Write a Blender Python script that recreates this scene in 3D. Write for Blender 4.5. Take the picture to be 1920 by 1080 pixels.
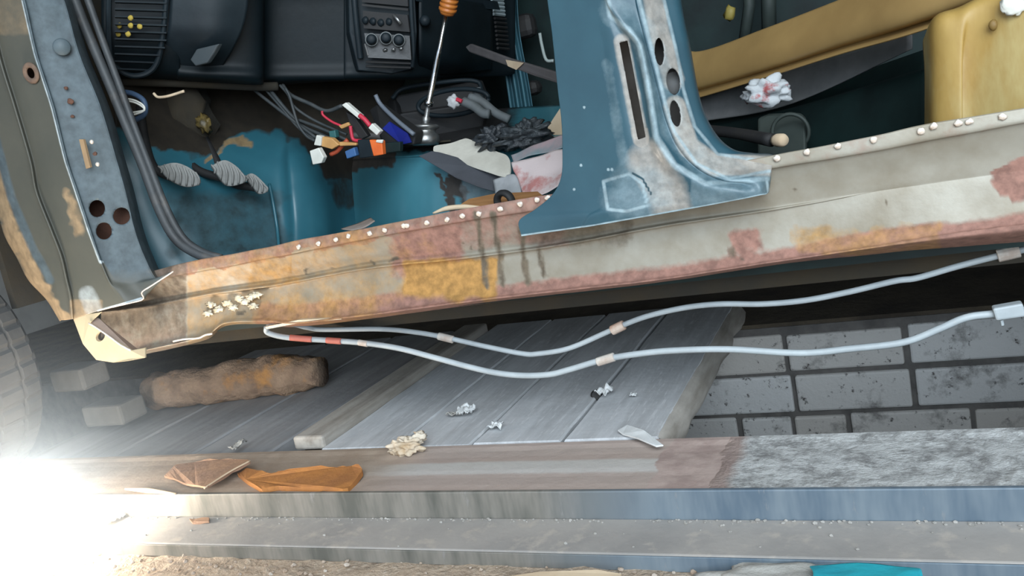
import bpy, bmesh, math, random
from mathutils import Vector, Matrix, noise as mnoise
for o in list(bpy.data.objects): bpy.data.objects.remove(o)
SC = bpy.context.scene; COL = SC.collection

# ------------------------------------------------------------------ camera
F = 1643.0; H = 0.65
XW = Vector((.9076, -.1017, -.4074)).normalized()      # world X in camera axes (right, down, forward)
YW = Vector((.376, -.240, .895)); YW = (YW - XW*XW.dot(YW)).normalized()
ZW = -(YW.cross(XW)); 
if ZW.y > 0: ZW = -ZW
cd = bpy.data.cameras.new('camera'); cam = bpy.data.objects.new('camera', cd); COL.objects.link(cam)
right = Vector((XW.x, YW.x, ZW.x)); down = Vector((XW.y, YW.y, ZW.y)); fwd = Vector((XW.z, YW.z, ZW.z))
M = Matrix((right, -down, -fwd)).transposed().to_4x4(); M.translation = Vector((0, 0, H))
cam.matrix_world = M
cd.sensor_width = 36; cd.lens = 36*F/1920; cd.clip_start = .02; cd.clip_end = 60
SC.camera = cam

# ------------------------------------------------------------------ world, daylight, exposure
SC.view_settings.view_transform = 'Standard'; SC.view_settings.look = 'None'
SC.view_settings.gamma = 1; SC.view_settings.use_curve_mapping = False
SC.view_settings.exposure = 0.12
w = bpy.data.worlds.new('garage_air'); SC.world = w; w.use_nodes = True
bg = w.node_tree.nodes['Background']; bg.inputs[0].default_value = (.66, .82, 1, 1); bg.inputs[1].default_value = 1.0
def area(name, loc, target, sx, sy, energy, col):
    l = bpy.data.lights.new(name, 'AREA'); l.shape = 'RECTANGLE'; l.size = sx; l.size_y = sy; l.energy = energy; l.color = col
    o = bpy.data.objects.new(name, l); COL.objects.link(o); o.location = loc
    o.rotation_euler = (Vector(target)-Vector(loc)).to_track_quat('-Z', 'Y').to_euler(); return o
area('garage_door_daylight', (1.5, -2.2, 1.75), (-.3, 1.6, .3), 3.2, 2.3, 175, (.80, .91, 1))
area('overhead_fill', (.6, -1.0, 2.75), (-.2, 1.4, .1), 2.6, 1.2, 85, (.86, .94, 1))  # added overhead fill to brighten the level surfaces, not a real opening

# ------------------------------------------------------------------ pixel helpers (place a point of the room at a known distance)
def ray(px, py):
    r = Vector(((px-960)/F, (py-540)/F, 1)); return Vector((r.dot(XW), r.dot(YW), r.dot(ZW)))
def W(px, py, Y):
    d = ray(px, py); return Vector((0, 0, H)) + d*(Y/d.y)
def WZ(px, py, z):
    d = ray(px, py); return Vector((0, 0, H)) + d*((z-H)/d.z)
def pxm(Y=1.4): return Y/.85/F

# ------------------------------------------------------------------ object helpers
WL = {}
def tag(o, label=None, cat=None, group=None, kind=None):
    if label: o['label'] = label
    if cat: o['category'] = cat
    if group: o['group'] = group
    if kind: o['kind'] = kind
    return o
def empty(name, loc, label, cat, group=None):
    o = bpy.data.objects.new(name, None); COL.objects.link(o); o.location = loc; o.empty_display_size = .05
    WL[o.name] = Vector(loc); return tag(o, label, cat, group)
def obj(name, geo, m, parent=None, smooth=False, solid=0, bevel=0, label=None, cat=None, group=None, kind=None, masks=None, offset=0):
    V, Fc = geo[0], geo[1]
    V = [Vector(v) for v in V]
    c = Vector((sum(v.x for v in V), sum(v.y for v in V), sum(v.z for v in V)))/len(V)
    me = bpy.data.meshes.new(name); me.from_pydata([v-c for v in V], [], Fc); me.update()
    bm = bmesh.new(); bm.from_mesh(me); 
    if not masks: bmesh.ops.recalc_face_normals(bm, faces=bm.faces)
    bm.to_mesh(me); bm.free()
    if masks:
        a = me.color_attributes.new('wear', 'FLOAT_COLOR', 'POINT')
        for i, q in enumerate(masks): a.data[i].color = (q[0], q[1], q[2], 1)
    me.materials.append(m)
    if smooth: me.polygons.foreach_set('use_smooth', [True]*len(me.polygons))
    o = bpy.data.objects.new(name, me); COL.objects.link(o)
    if parent: o.parent = parent; o.location = c - WL[parent.name]
    else: o.location = c
    WL[o.name] = c
    if solid:
        s = o.modifiers.new('sheet', 'SOLIDIFY'); s.thickness = solid; s.offset = offset
    if bevel:
        b = o.modifiers.new('edges', 'BEVEL'); b.width = bevel; b.segments = 2; b.limit_method = 'ANGLE'
    return tag(o, label, cat, group, kind)
def join(*gs):
    V, Fc = [], []
    for g in gs:
        n = len(V); V += list(g[0]); Fc += [tuple(i+n for i in f) for f in g[1]]
    return V, Fc
def boxg(x0, x1, y0, y1, z0, z1):
    V = [(x, y, z) for x in (x0, x1) for y in (y0, y1) for z in (z0, z1)]
    return [Vector(v) for v in V], [(0,1,3,2),(4,6,7,5),(0,4,5,1),(2,3,7,6),(0,2,6,4),(1,5,7,3)]
def prism(pts, vec):
    n = len(pts); V = [Vector(p) for p in pts] + [Vector(p)+Vector(vec) for p in pts]
    Fc = [tuple(range(n)), tuple(range(2*n-1, n-1, -1))] + [(i, (i+1) % n, n+(i+1) % n, n+i) for i in range(n)]
    return V, Fc
def cr(P, n, closed=False):
    """Catmull-Rom resample of a list of tuples to n points"""
    P = [Vector(p) for p in P]; m = len(P)
    if m == 2: return [P[0].lerp(P[1], i/(n-1)) for i in range(n)]
    out = []
    for i in range(n):
        t = i/(n-1)*(m-1); k = min(int(t), m-2); u = t-k
        p1, p2 = P[k], P[k+1]; p0 = P[k-1] if k else p1*2-p2; p3 = P[k+2] if k+2 < m else p2*2-p1
        out.append(.5*((2*p1)+(p2-p0)*u+(2*p0-5*p1+4*p2-p3)*u*u+(3*p1-p0-3*p2+p3)*u**3))
    return out
def lin(P, n):
    P = [Vector(p) for p in P]; m = len(P); out = []
    for i in range(n):
        t = i/(n-1)*(m-1); k = min(int(t), m-2); out.append(P[k].lerp(P[k+1], t-k))
    return out
def tube(pts, r, seg=8, n=None, cap=True):
    P = cr(pts, n) if n else [Vector(p) for p in pts]
    R = r if isinstance(r, (list, tuple)) else None
    V, Fc = [], []; prev = None
    for i, p in enumerate(P):
        t = (P[min(i+1, len(P)-1)]-P[max(i-1, 0)]).normalized()
        if prev is None: a = t.orthogonal().normalized()
        else: a = (prev - t*prev.dot(t)).normalized()
        prev = a; b = t.cross(a)
        if R:
            q = i/(len(P)-1)*(len(R)-1); k = min(int(q), len(R)-2); rr = R[k]+(R[k+1]-R[k])*(q-k)
        else: rr = r
        for s in range(seg):
            an = 2*math.pi*s/seg; V.append(p+a*math.cos(an)*rr+b*math.sin(an)*rr)
    for i in range(len(P)-1):
        for s in range(seg):
            Fc.append((i*seg+s, i*seg+(s+1) % seg, (i+1)*seg+(s+1) % seg, (i+1)*seg+s))
    if cap: Fc += [tuple(range(seg-1, -1, -1)), tuple(range((len(P)-1)*seg, len(P)*seg))]
    return V, Fc
def lathe(prof, a, b, seg=24):
    """prof: (t 0..1 along a->b, radius)"""
    a, b = Vector(a), Vector(b); ax = (b-a); L = ax.length; ax.normalize(); u = ax.orthogonal().normalized(); v = ax.cross(u)
    V, Fc = [], []
    for t, r in prof:
        for s in range(seg):
            an = 2*math.pi*s/seg; V.append(a+ax*L*t+u*math.cos(an)*r+v*math.sin(an)*r)
    for i in range(len(prof)-1):
        for s in range(seg): Fc.append((i*seg+s, i*seg+(s+1) % seg, (i+1)*seg+(s+1) % seg, (i+1)*seg+s))
    Fc += [tuple(range(seg-1, -1, -1)), tuple(range((len(prof)-1)*seg, len(prof)*seg))]
    return V, Fc
def ring(c, axis, R, r, seg=28, s2=8, sx=1):
    c = Vector(c); ax = Vector(axis).normalized(); u = ax.orthogonal().normalized(); v = ax.cross(u); V, Fc = [], []
    for i in range(seg):
        a = 2*math.pi*i/seg; d = u*math.cos(a)+v*math.sin(a)
        for j in range(s2):
            b = 2*math.pi*j/s2; V.append(c+d*(R+r*math.cos(b))+ax*r*math.sin(b)*sx)
    for i in range(seg):
        for j in range(s2):
            Fc.append((i*s2+j, ((i+1) % seg)*s2+j, ((i+1) % seg)*s2+(j+1) % s2, i*s2+(j+1) % s2))
    return V, Fc
def blob(c, rx, ry, rz, seed=0, amp=.25, fr=2.0, sub=3):
    bm = bmesh.new(); bmesh.ops.create_icosphere(bm, subdivisions=sub, radius=1)
    s = Vector((seed*3.7, seed*1.3, seed*2.1))
    V = []
    for v in bm.verts:
        k = 1+amp*mnoise.noise(v.co*fr+s)*2
        V.append(Vector(c)+Vector((v.co.x*rx*k, v.co.y*ry*k, v.co.z*rz*k)))
    Fc = [tuple(v.index for v in f.verts) for f in bm.faces]; bm.free(); return V, Fc
PX = []
def punch(g, px, holes, Yd=None):
    """open holes in a sheet: drop the faces inside each outline and pull the rim onto it"""
    V, Fc = g; keep = []; inn = set()
    def f(h, x, y):
        if h[0] == 'e':
            _, cx, cy, rx, ry, rot = h; c, s = math.cos(rot), math.sin(rot); u, v = (x-cx)*c+(y-cy)*s, -(x-cx)*s+(y-cy)*c; k = math.hypot(u/rx, v/ry)
            return k, (cx+(x-cx)/max(k, .01), cy+(y-cy)/max(k, .01))
        P = h[1]; ins = False; best = None; bd = 1e9
        for (x0, y0), (x1, y1) in zip(P, P[1:]+P[:1]):
            if (y0 > y) != (y1 > y) and x < (x1-x0)*(y-y0)/(y1-y0)+x0: ins = not ins
            L = (x1-x0)**2+(y1-y0)**2; t = max(0, min(1, ((x-x0)*(x1-x0)+(y-y0)*(y1-y0))/L)); qx, qy = x0+t*(x1-x0), y0+t*(y1-y0); d = math.hypot(x-qx, y-qy)
            if d < bd: bd = d; best = (qx, qy)
        return (0.5 if ins else 2), best
    for h in holes:
        keep = []; gone = []
        for fc in Fc:
            cx = sum(px[i][0] for i in fc)/len(fc); cy = sum(px[i][1] for i in fc)/len(fc)
            (gone if f(h, cx, cy)[0] < 1 else keep).append(fc)
        gi = {i for q in gone for i in q}; ki = {i for q in keep for i in q}
        for i in gi & ki:
            k, (qx, qy) = f(h, *px[i]); V[i] = W(qx, qy, V[i].y); px[i] = (qx, qy)
        Fc = keep
    used = sorted({i for q in Fc for i in q}); mp = {o: n for n, o in enumerate(used)}
    return ([V[i] for i in used], [tuple(mp[i] for i in q) for q in Fc]), used
def loft(rows, nr, nc, wear=None, rowlin=False, collin=False, jit=0, fr=30):
    """rows of (px, py, Y) control points -> dense sheet of world points; wear(px,py) -> three masks"""
    R = [(lin if collin else cr)(r, nc) for r in rows]
    Cc = [(lin if rowlin else cr)([R[i][j] for i in range(len(R))], nr) for j in range(nc)]
    V, Mk = [], []; PX.clear()
    for i in range(nr):
        for j in range(nc):
            p = Cc[j][i]; PX.append((p.x, p.y)); q = W(p.x, p.y, p.z)
            if jit: q = q + Vector((0, jit*mnoise.noise(q*fr), jit*.6*mnoise.noise(q*fr+Vector((9, 2, 4)))))
            V.append(q); Mk.append(wear(p.x, p.y) if wear else None)
    Fc = [(i*nc+j, i*nc+j+1, (i+1)*nc+j+1, (i+1)*nc+j) for i in range(nr-1) for j in range(nc-1)]
    return (V, Fc), (Mk if wear else None)
def plate(pts, Y, t, n=None):
    """outline in pixels at distance(s) Y, extruded t metres away from the viewer along Y"""
    P = [W(p[0], p[1], p[2] if len(p) > 2 else Y) for p in pts]
    return prism(P, (0, t, 0))
def crumple(c, sx, sy, sz, seed, nx=14, ny=10, amp=.5):
    """a crumpled sheet lying around c"""
    V, Fc = [], []; c = Vector(c); s = Vector((seed*1.7, seed*.9, seed*3.1))
    for i in range(nx):
        for j in range(ny):
            u, v = i/(nx-1)*2-1, j/(ny-1)*2-1
            e = 1-.25*abs(mnoise.noise(Vector((u*2, v*2, 0))+s))
            n = mnoise.noise(Vector((u*1.6, v*1.6, 0))+s)+.5*mnoise.noise(Vector((u*4, v*4, 3))+s)
            V.append(c+Vector((u*sx*e+.2*sx*mnoise.noise(Vector((v*2, u, 5))+s), v*sy*e+.2*sy*mnoise.noise(Vector((u*2, v, 7))+s), sz*(.5+amp*n))))
    Fc = [(i*ny+j, i*ny+j+1, (i+1)*ny+j+1, (i+1)*ny+j) for i in range(nx-1) for j in range(ny-1)]
    return V, Fc
def dist(px, py, x, y): return math.hypot(px-x, py-y)
def seg(px, py, pts):
    d = 1e9
    for (x0, y0), (x1, y1) in zip(pts, pts[1:]):
        L = (x1-x0)**2+(y1-y0)**2; t = max(0, min(1, ((px-x0)*(x1-x0)+(py-y0)*(y1-y0))/L)); d = min(d, math.hypot(px-x0-t*(x1-x0), py-y0-t*(y1-y0)))
    return d
def warp(x, y, a, sc):
    p = Vector((x/sc, y/sc, 1.5)); q = Vector((x/sc*2.7, y/sc*2.7, 7.5))
    return x+a*(mnoise.noise(p)+.6*mnoise.noise(q)), y+a*.8*(mnoise.noise(p+Vector((31, 7, 3)))+.6*mnoise.noise(q+Vector((5, 2, 9))))
def sm(d, a, b):   # 1 where d<=a, 0 where d>=b
    t = max(0, min(1, (b-d)/(b-a))); return t*t*(3-2*t)
def inbox(px, py, x0, x1, y0, y1, s=8):
    return sm(x0-px, 0, s)*sm(px-x1, 0, s)*sm(y0-py, 0, s)*sm(py-y1, 0, s)

# ------------------------------------------------------------------ materials
def nodes(name):
    m = bpy.data.materials.new(name); m.use_nodes = True; nt = m.node_tree; return m, nt, nt.nodes['Principled BSDF']
def nz(nt, scale, detail=6, rough=.6, vec=None, stretch=None):
    n = nt.nodes.new('ShaderNodeTexNoise'); n.inputs['Scale'].default_value = scale; n.inputs['Detail'].default_value = detail; n.inputs['Roughness'].default_value = rough
    tc = nt.nodes.new('ShaderNodeTexCoord'); src = tc.outputs['Object']
    if stretch:
        mp = nt.nodes.new('ShaderNodeMapping'); mp.inputs['Scale'].default_value = stretch; nt.links.new(src, mp.inputs[0]); src = mp.outputs[0]
    nt.links.new(src, n.inputs['Vector']); return n.outputs['Fac']
def ramp(nt, fac, a, b, c0=(0,0,0,1), c1=(1,1,1,1)):
    r = nt.nodes.new('ShaderNodeValToRGB'); r.color_ramp.elements[0].position = a; r.color_ramp.elements[1].position = b
    r.color_ramp.elements[0].color = c0; r.color_ramp.elements[1].color = c1; nt.links.new(fac, r.inputs[0]); return r.outputs[0]
def mix(nt, fac, a, b):
    n = nt.nodes.new('ShaderNodeMixRGB')
    for k, s in ((0, fac), (1, a), (2, b)):
        if isinstance(s, (int, float)): n.inputs[k].default_value = s
        elif isinstance(s, tuple): n.inputs[k].default_value = (*s[:3], 1)
        else: nt.links.new(s, n.inputs[k])
    return n.outputs[0]
def mth(nt, op, a, b):
    n = nt.nodes.new('ShaderNodeMath'); n.operation = op
    for k, s in ((0, a), (1, b)):
        if isinstance(s, (int, float)): n.inputs[k].default_value = s
        else: nt.links.new(s, n.inputs[k])
    return n.outputs[0]
def bump(nt, P, h, st, d=.01):
    b = nt.nodes.new('ShaderNodeBump'); b.inputs['Strength'].default_value = st; b.inputs['Distance'].default_value = d
    nt.links.new(h, b.inputs['Height']); nt.links.new(b.outputs[0], P.inputs['Normal'])
def mat(name, c, c2=None, rough=.6, metal=0, scale=12, lo=.4, hi=.65, bmp=.15, bd=.004, spec=.5, stretch=None, c3=None, s3=40, lo3=.55, hi3=.7, trans=0):
    m, nt, P = nodes(name)
    f = nz(nt, scale, stretch=stretch); col = c
    if c2: col = mix(nt, ramp(nt, f, lo, hi), c, c2)
    if c3: col = mix(nt, ramp(nt, nz(nt, s3, stretch=stretch), lo3, hi3), col, c3)
    if isinstance(col, tuple): P.inputs['Base Color'].default_value = (*col[:3], 1)
    else: nt.links.new(col, P.inputs['Base Color'])
    P.inputs['Roughness'].default_value = rough; P.inputs['Metallic'].default_value = metal; P.inputs['Specular IOR Level'].default_value = spec
    if bmp: bump(nt, P, nz(nt, scale*5, 5), bmp, bd)
    return m
def wearmat(name, base, base2, cR, cG, cB, rough=.5, metal=0, scale=9, bmp=.15, k=.7, coat=0, rR=.85):
    """painted sheet: paint, with three masks of wear and painted light and shade, placed by the sheet's own wear attribute and broken up by noise"""
    m, nt, P = nodes(name)
    at = nt.nodes.new('ShaderNodeAttribute'); at.attribute_name = 'wear'
    sp = nt.nodes.new('ShaderNodeSeparateColor'); nt.links.new(at.outputs['Color'], sp.inputs[0])
    col = mix(nt, ramp(nt, nz(nt, scale), .35, .68), base, base2)
    n1, n2 = nz(nt, scale*4, 8, .65), nz(nt, scale*2.3, 8, .7)
    msum = None
    for i, (c, n) in enumerate(((cR, n1), (cG, n2), (cB, n1))):
        f = mth(nt, 'ADD', sp.outputs[i], mth(nt, 'MULTIPLY', mth(nt, 'SUBTRACT', n, .5), k))
        f = mth(nt, 'MULTIPLY', ramp(nt, f, .25, .7), ramp(nt, sp.outputs[i], .02, .2))
        c2 = tuple(x*.6 for x in c); cc = mix(nt, ramp(nt, nz(nt, scale*7, 5), .35, .65), c2, c)
        col = mix(nt, f, col, cc); msum = f if msum is None else mth(nt, 'MAXIMUM', msum, f)
    nt.links.new(col, P.inputs['Base Color'])
    rr = mth(nt, 'ADD', mth(nt, 'MULTIPLY', msum, rR-rough), rough); nt.links.new(rr, P.inputs['Roughness'])
    P.inputs['Metallic'].default_value = metal; P.inputs['Coat Weight'].default_value = coat; P.inputs['Coat Roughness'].default_value = .2
    if bmp: bump(nt, P, nz(nt, scale*8, 6), bmp, .003)
    return m
def emit(name, c, s):
    m, nt, P = nodes(name); P.inputs['Base Color'].default_value = (1, 1, 1, 1); P.inputs['Emission Color'].default_value = (*c, 1); P.inputs['Emission Strength'].default_value = s; return m

TEAL = (.022, .17, .22); TEALD = (.012, .085, .11)
m_dirt = mat('sandy_dirt', (.46, .36, .27), (.30, .23, .17), .95, scale=18, bmp=.8, bd=.012, c3=(.50, .42, .34), s3=90)
m_dark_dirt = mat('dark_dirt', (.10, .08, .055), (.05, .04, .03), .95, scale=8, bmp=.6, bd=.01)
m_rail_top = mat('dusty_steel', (.36, .335, .31), (.29, .275, .26), .8, scale=7, bmp=.25, c3=(.43, .385, .34), s3=30)
m_plank = mat('grey_plank', (.58, .595, .61), (.44, .45, .46), .85, scale=5, bmp=.35, stretch=(6, .7, 6), c3=(.66, .67, .68), s3=22)
m_plank2 = mat('dark_plank', (.32, .325, .335), (.24, .24, .245), .85, scale=5, bmp=.35, stretch=(6, .7, 6))
m_timber = mat('weathered_timber', (.42, .39, .35), (.26, .235, .20), .85, scale=6, bmp=.4, stretch=(5, .7, 5))
m_log = mat('rough_brown_bark', (.28, .20, .14), (.16, .11, .08), .95, scale=14, bmp=.8, bd=.012, c3=(.36, .19, .07), s3=12)
m_mortar = mat('mortar', (.16, .15, .14), (.10, .095, .09), .95, scale=20, bmp=.6)
m_dash = mat('dash_plastic', (.006, .011, .014), (.0045, .008, .010), .5, scale=10, bmp=.1, spec=.22)
m_dash2 = mat('dusty_dash_plastic', (.014, .022, .027), (.009, .014, .018), .5, scale=9, bmp=.1, spec=.22)
m_black = mat('black_rubber', (.010, .010, .011), (.016, .015, .014), .7, scale=15, bmp=.15)
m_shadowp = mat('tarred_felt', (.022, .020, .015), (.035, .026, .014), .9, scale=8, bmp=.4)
m_cable = mat('black_cable', (.035, .042, .045), (.06, .065, .065), .6, scale=20)
m_seal = mat('rubber_seal', (.060, .066, .070), (.042, .044, .046), .55, scale=14, c3=(.10, .095, .09), s3=20)
m_pad = mat('pedal_rubber', (.27, .27, .255), (.20, .20, .19), .85, scale=25)
m_white = mat('white_plastic', (.78, .77, .70), (.66, .65, .58), .5, scale=20, bmp=.05)
m_red = mat('red_wire', (.55, .03, .06), rough=.5, bmp=0)
m_tan = mat('tan_plastic', (.62, .34, .12), (.5, .26, .09), .5, scale=20, bmp=.05)
m_orange = mat('orange_plastic', (.85, .17, .03), (.7, .12, .02), .45, scale=20, bmp=.05)
m_amber = mat('amber_grip', (.55, .19, .035), (.40, .12, .02), .4, scale=20, bmp=.05)
m_blue = mat('blue_plastic', (.012, .022, .22), (.010, .016, .15), .4, scale=10, bmp=.05)
m_chrome = mat('worn_chrome', (.72, .74, .76), (.5, .5, .5), .16, metal=1, scale=20, bmp=.05)
m_steel = mat('dull_steel', (.42, .43, .43), (.28, .28, .27), .38, metal=.9, scale=14, bmp=.15)
m_weld = mat('weld_bead', (.92, .86, .78), (.75, .60, .48), .25, metal=.2, scale=60, bmp=.3)
m_yellow = mat('ochre_primer', (.44, .29, .085), (.33, .20, .05), .5, scale=7, bmp=.15, lo=.38, hi=.62, c3=(.46, .36, .15), s3=5, lo3=.52, hi3=.66, stretch=(1.6, 1.6, .5))
m_beam = mat('ochre_beam_paint', (.40, .255, .095), (.33, .205, .075), .5, scale=7, bmp=.1)
m_greyplate = mat('grey_sheet', (.20, .20, .20), (.12, .125, .125), .6, scale=8, bmp=.15)
m_dgreen = mat('dark_green_paint', (.010, .024, .023), (.006, .012, .012), .55, scale=7, bmp=.1, spec=.22)
m_dgreen2 = mat('dusty_green_paint', (.035, .046, .040), (.020, .030, .027), .65, scale=9, bmp=.1)
m_felt = mat('cream_felt', (.60, .57, .49), (.50, .47, .40), .95, scale=15, bmp=.35)
m_mat = mat('rubber_mat', (.060, .064, .075), (.045, .047, .055), .8, scale=15)
m_bagpink = mat('red_white_wrapper', (.74, .62, .60), (.56, .24, .22), .5, scale=13, lo=.5, hi=.6, bmp=.2)
m_bagblack = mat('dark_plastic_bag', (.03, .035, .04), (.06, .07, .075), .18, scale=20, bmp=.5, bd=.01)
m_paper = mat('white_paper', (.76, .78, .78), (.62, .63, .62), .8, scale=18)
m_paperred = mat('paper_with_red', (.50, .52, .53), (.40, .10, .10), .7, scale=14, lo=.58, hi=.64, bmp=.5)
m_foam = mat('cream_foam', (.74, .66, .54), (.46, .33, .20), .9, scale=18, bmp=.5)
m_card = mat('cardboard', (.66, .52, .36), (.56, .42, .28), .9, scale=12)
m_wood = mat('orange_board', (.45, .22, .08), (.33, .15, .05), .8, scale=8, stretch=(1, 4, 4))
m_cloth = mat('turquoise_cloth', (.02, .50, .60), (.015, .38, .50), .8, scale=12, bmp=.3)
m_flake = mat('brown_rust_plate', (.34, .20, .12), (.25, .15, .10), .85, scale=14, bmp=.5)
m_flake2 = mat('orange_rust_plate', (.44, .18, .045), (.32, .13, .04), .9, scale=14, bmp=.6)
m_flake2b = mat('tan_primer', (.36, .24, .13), (.28, .19, .11), .8)
m_block = mat('dusty_block', (.155, .15, .14), (.11, .105, .095), .95, scale=9, bmp=.5)
m_pipe = mat('pale_grey_pipe', (.44, .49, .51), (.36, .40, .42), .45, scale=14, bmp=.1)
m_clip = mat('pipe_clip_plastic', (.62, .60, .55), (.45, .36, .30), .6, scale=30)
m_rustclip = mat('rusty_clip', (.46, .28, .20), (.60, .50, .42), .7, scale=30)
m_tape = mat('red_tape', (.55, .16, .12), (.45, .14, .10), .6, scale=20)
m_tyre = mat('dusty_tyre', (.085, .083, .08), (.055, .054, .052), .9, scale=10, bmp=.3)
m_rim = mat('steel_rim', (.25, .25, .25), (.15, .12, .1), .5, metal=.6)
m_rusthole = mat('brown_hole', (.16, .075, .05), (.10, .05, .035), .9, scale=25)
m_garage = mat('grey_garage_brick', (.36, .35, .33), (.28, .27, .25), .95, scale=6, bmp=.3)
m_conc = mat('grey_stone', (.42, .41, .38), (.30, .29, .27), .95, scale=20, bmp=.6)

# ------------------------------------------------------------------ the setting
def struct(name, geo, m, **k): return obj(name, geo, m, kind='structure', **k)
def grid_floor(x0, x1, y0, y1, z, nx, ny, amp, fr):
    V = []; 
    for i in range(nx):
        for j in range(ny):
            p = Vector((x0+(x1-x0)*i/(nx-1), y0+(y1-y0)*j/(ny-1), z)); p.z += amp*(mnoise.noise(p*fr)+.6*mnoise.noise(p*fr*3.1)-.5); V.append(p)
    return V, [(i*ny+j, (i+1)*ny+j, (i+1)*ny+j+1, i*ny+j+1) for i in range(nx-1) for j in range(ny-1)]
struct('floor', grid_floor(-4.5, 3.5, -2.5, 1.12, 0, 420, 190, .006, 22), m_dirt, smooth=True)
struct('floor_far', boxg(-4.5, 3.5, 2.25, 5.5, -.15, .03), m_dark_dirt)
struct('floor_pit', boxg(-4.5, 3.5, 1.3, 2.4, -1.3, -1.2), m_dark_dirt)
# steel angle along the pit edge
def angle_mat():
    m, nt, P = nodes('blue_steel_angle')
    sepx = nt.nodes.new('ShaderNodeSeparateXYZ'); tc = nt.nodes.new('ShaderNodeTexCoord'); nt.links.new(tc.outputs['Object'], sepx.inputs[0])
    f = nz(nt, 7, 5, .72, stretch=(1, .1, .22))
    blue = mix(nt, ramp(nt, f, .42, .58), (.11, .152, .195), (.19, .232, .265))
    oliv = mix(nt, ramp(nt, f, .40, .60), (.27, .25, .22), (.12, .12, .105))
    mr = nt.nodes.new('ShaderNodeMapRange'); nt.links.new(sepx.outputs[0], mr.inputs[0])
    mr.inputs[1].default_value = .02; mr.inputs[2].default_value = .22
    c = mix(nt, mr.outputs[0], oliv, blue)
    c = mix(nt, ramp(nt, nz(nt, 9, 6, .7, stretch=(2.5, .2, .6)), .60, .72), c, (.30, .29, .28))
    nt.links.new(c, P.inputs['Base Color']); P.inputs['Roughness'].default_value = .55; P.inputs['Metallic'].default_value = .2
    bump(nt, P, nz(nt, 40), .15, .002); return m
m_angle = angle_mat()
struct('trim_1', boxg(-3.6, 2.4, 1.103, 1.212, -.004, .021), m_rail_top, bevel=.003)
struct('trim_2', boxg(-3.6, 2.4, 1.206, 1.215, .0205, .0695), m_angle, bevel=.002)
struct('trim_3', boxg(-3.6, 2.4, 1.0995, 1.1028, -.004, .0195), m_angle, bevel=.001)
def curb_mat():
    m, nt, P = nodes('curb_render')
    tc = nt.nodes.new('ShaderNodeTexCoord'); s = nt.nodes.new('ShaderNodeSeparateXYZ'); nt.links.new(tc.outputs['Object'], s.inputs[0])
    yw = mth(nt, 'ADD', s.outputs[1], mth(nt, 'MULTIPLY', nz(nt, 6, 4), .016))
    band = nt.nodes.new('ShaderNodeValToRGB'); e = band.color_ramp; e.interpolation = 'EASE'
    mr = nt.nodes.new('ShaderNodeMapRange'); nt.links.new(yw, mr.inputs[0]); mr.inputs[1].default_value = -.10; mr.inputs[2].default_value = .10
    nt.links.new(mr.outputs[0], band.inputs[0])
    e.elements[0].position = 0; e.elements[0].color = (.43, .345, .30, 1); e.elements[1].position = 1; e.elements[1].color = (.43, .35, .31, 1)
    for p, c in ((.36, (.42, .345, .305, 1)), (.42, (.52, .49, .46, 1)), (.62, (.51, .485, .45, 1)), (.68, (.43, .345, .30, 1)), (.90, (.40, .33, .29, 1))):
        q = e.elements.new(p); q.color = c
    brown = mix(nt, ramp(nt, nz(nt, 7), .4, .65), (.31, .235, .175), (.40, .32, .25))
    grey = mix(nt, ramp(nt, nz(nt, 26, 9, .75), .40, .56), (.30, .30, .295), (.66, .67, .66))
    xn = mth(nt, 'ADD', s.outputs[0], mth(nt, 'MULTIPLY', nz(nt, 9, 5), .06))
    def step(a, b):
        q = nt.nodes.new('ShaderNodeMapRange'); nt.links.new(xn, q.inputs[0]); q.inputs[1].default_value = a; q.inputs[2].default_value = b; return q.outputs[0]
    X0 = lambda px: WZ(px, 875, .066).x+.6
    c = mix(nt, step(X0(700), X0(820)), brown, band.outputs[0])
    pink = mix(nt, ramp(nt, nz(nt, 25), .4, .6), (.45, .35, .31), (.36, .27, .24))
    c = mix(nt, step(X0(1268), X0(1272)), c, pink)
    c = mix(nt, step(X0(1385)+.02, X0(1400)+.03), c, grey)
    nt.links.new(c, P.inputs['Base Color']); P.inputs['Roughness'].default_value = .95
    rb = mth(nt, 'MULTIPLY', nz(nt, 45, 8, .7), mth(nt, 'ADD', step(X0(1385), X0(1400)), .12)); bump(nt, P, rb, .7, .02); return m
def curb_geo():
    x0, x1, nx = -3.6, 2.4, 500
    prof = [(1.2155, -.02), (1.2155, .066), (1.24, .0665), (1.27, .0655), (1.30, .0665), (1.33, .066), (1.36, .065), (1.385, .066), (1.400, .0685), (1.412, .0685), (1.415, .06), (1.415, -1.2)]
    V = []
    for i in range(nx):
        x = x0+(x1-x0)*i/(nx-1)
        for k, (y, z) in enumerate(prof):
            d = 0
            if 1 < k < 9:
                p = Vector((x, y, 0)); r = sm(-x, -.30, .12); d = .0012*mnoise.noise(p*25)+r*.006*(mnoise.noise(p*55)-.25*abs(mnoise.noise(p*20)))
            V.append(Vector((x, y, z+d)))
    n = len(prof)
    return V, [(i*n+j, i*n+j+1, (i+1)*n+j+1, (i+1)*n+j) for i in range(nx-1) for j in range(n-1)]
_c = curb_geo(); cx = sum(v.x for v in _c[0])/len(_c[0]); cy = sum(v.y for v in _c[0])/len(_c[0])
curb = struct('wall_pit_near', ([v-Vector((-.6, 1.3135, 0)) for v in _c[0]], _c[1]), curb_mat())
_off = curb.location.copy(); curb.data.transform(Matrix.Translation(_off)); curb.location = (-.6, 1.3135, 0)
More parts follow.
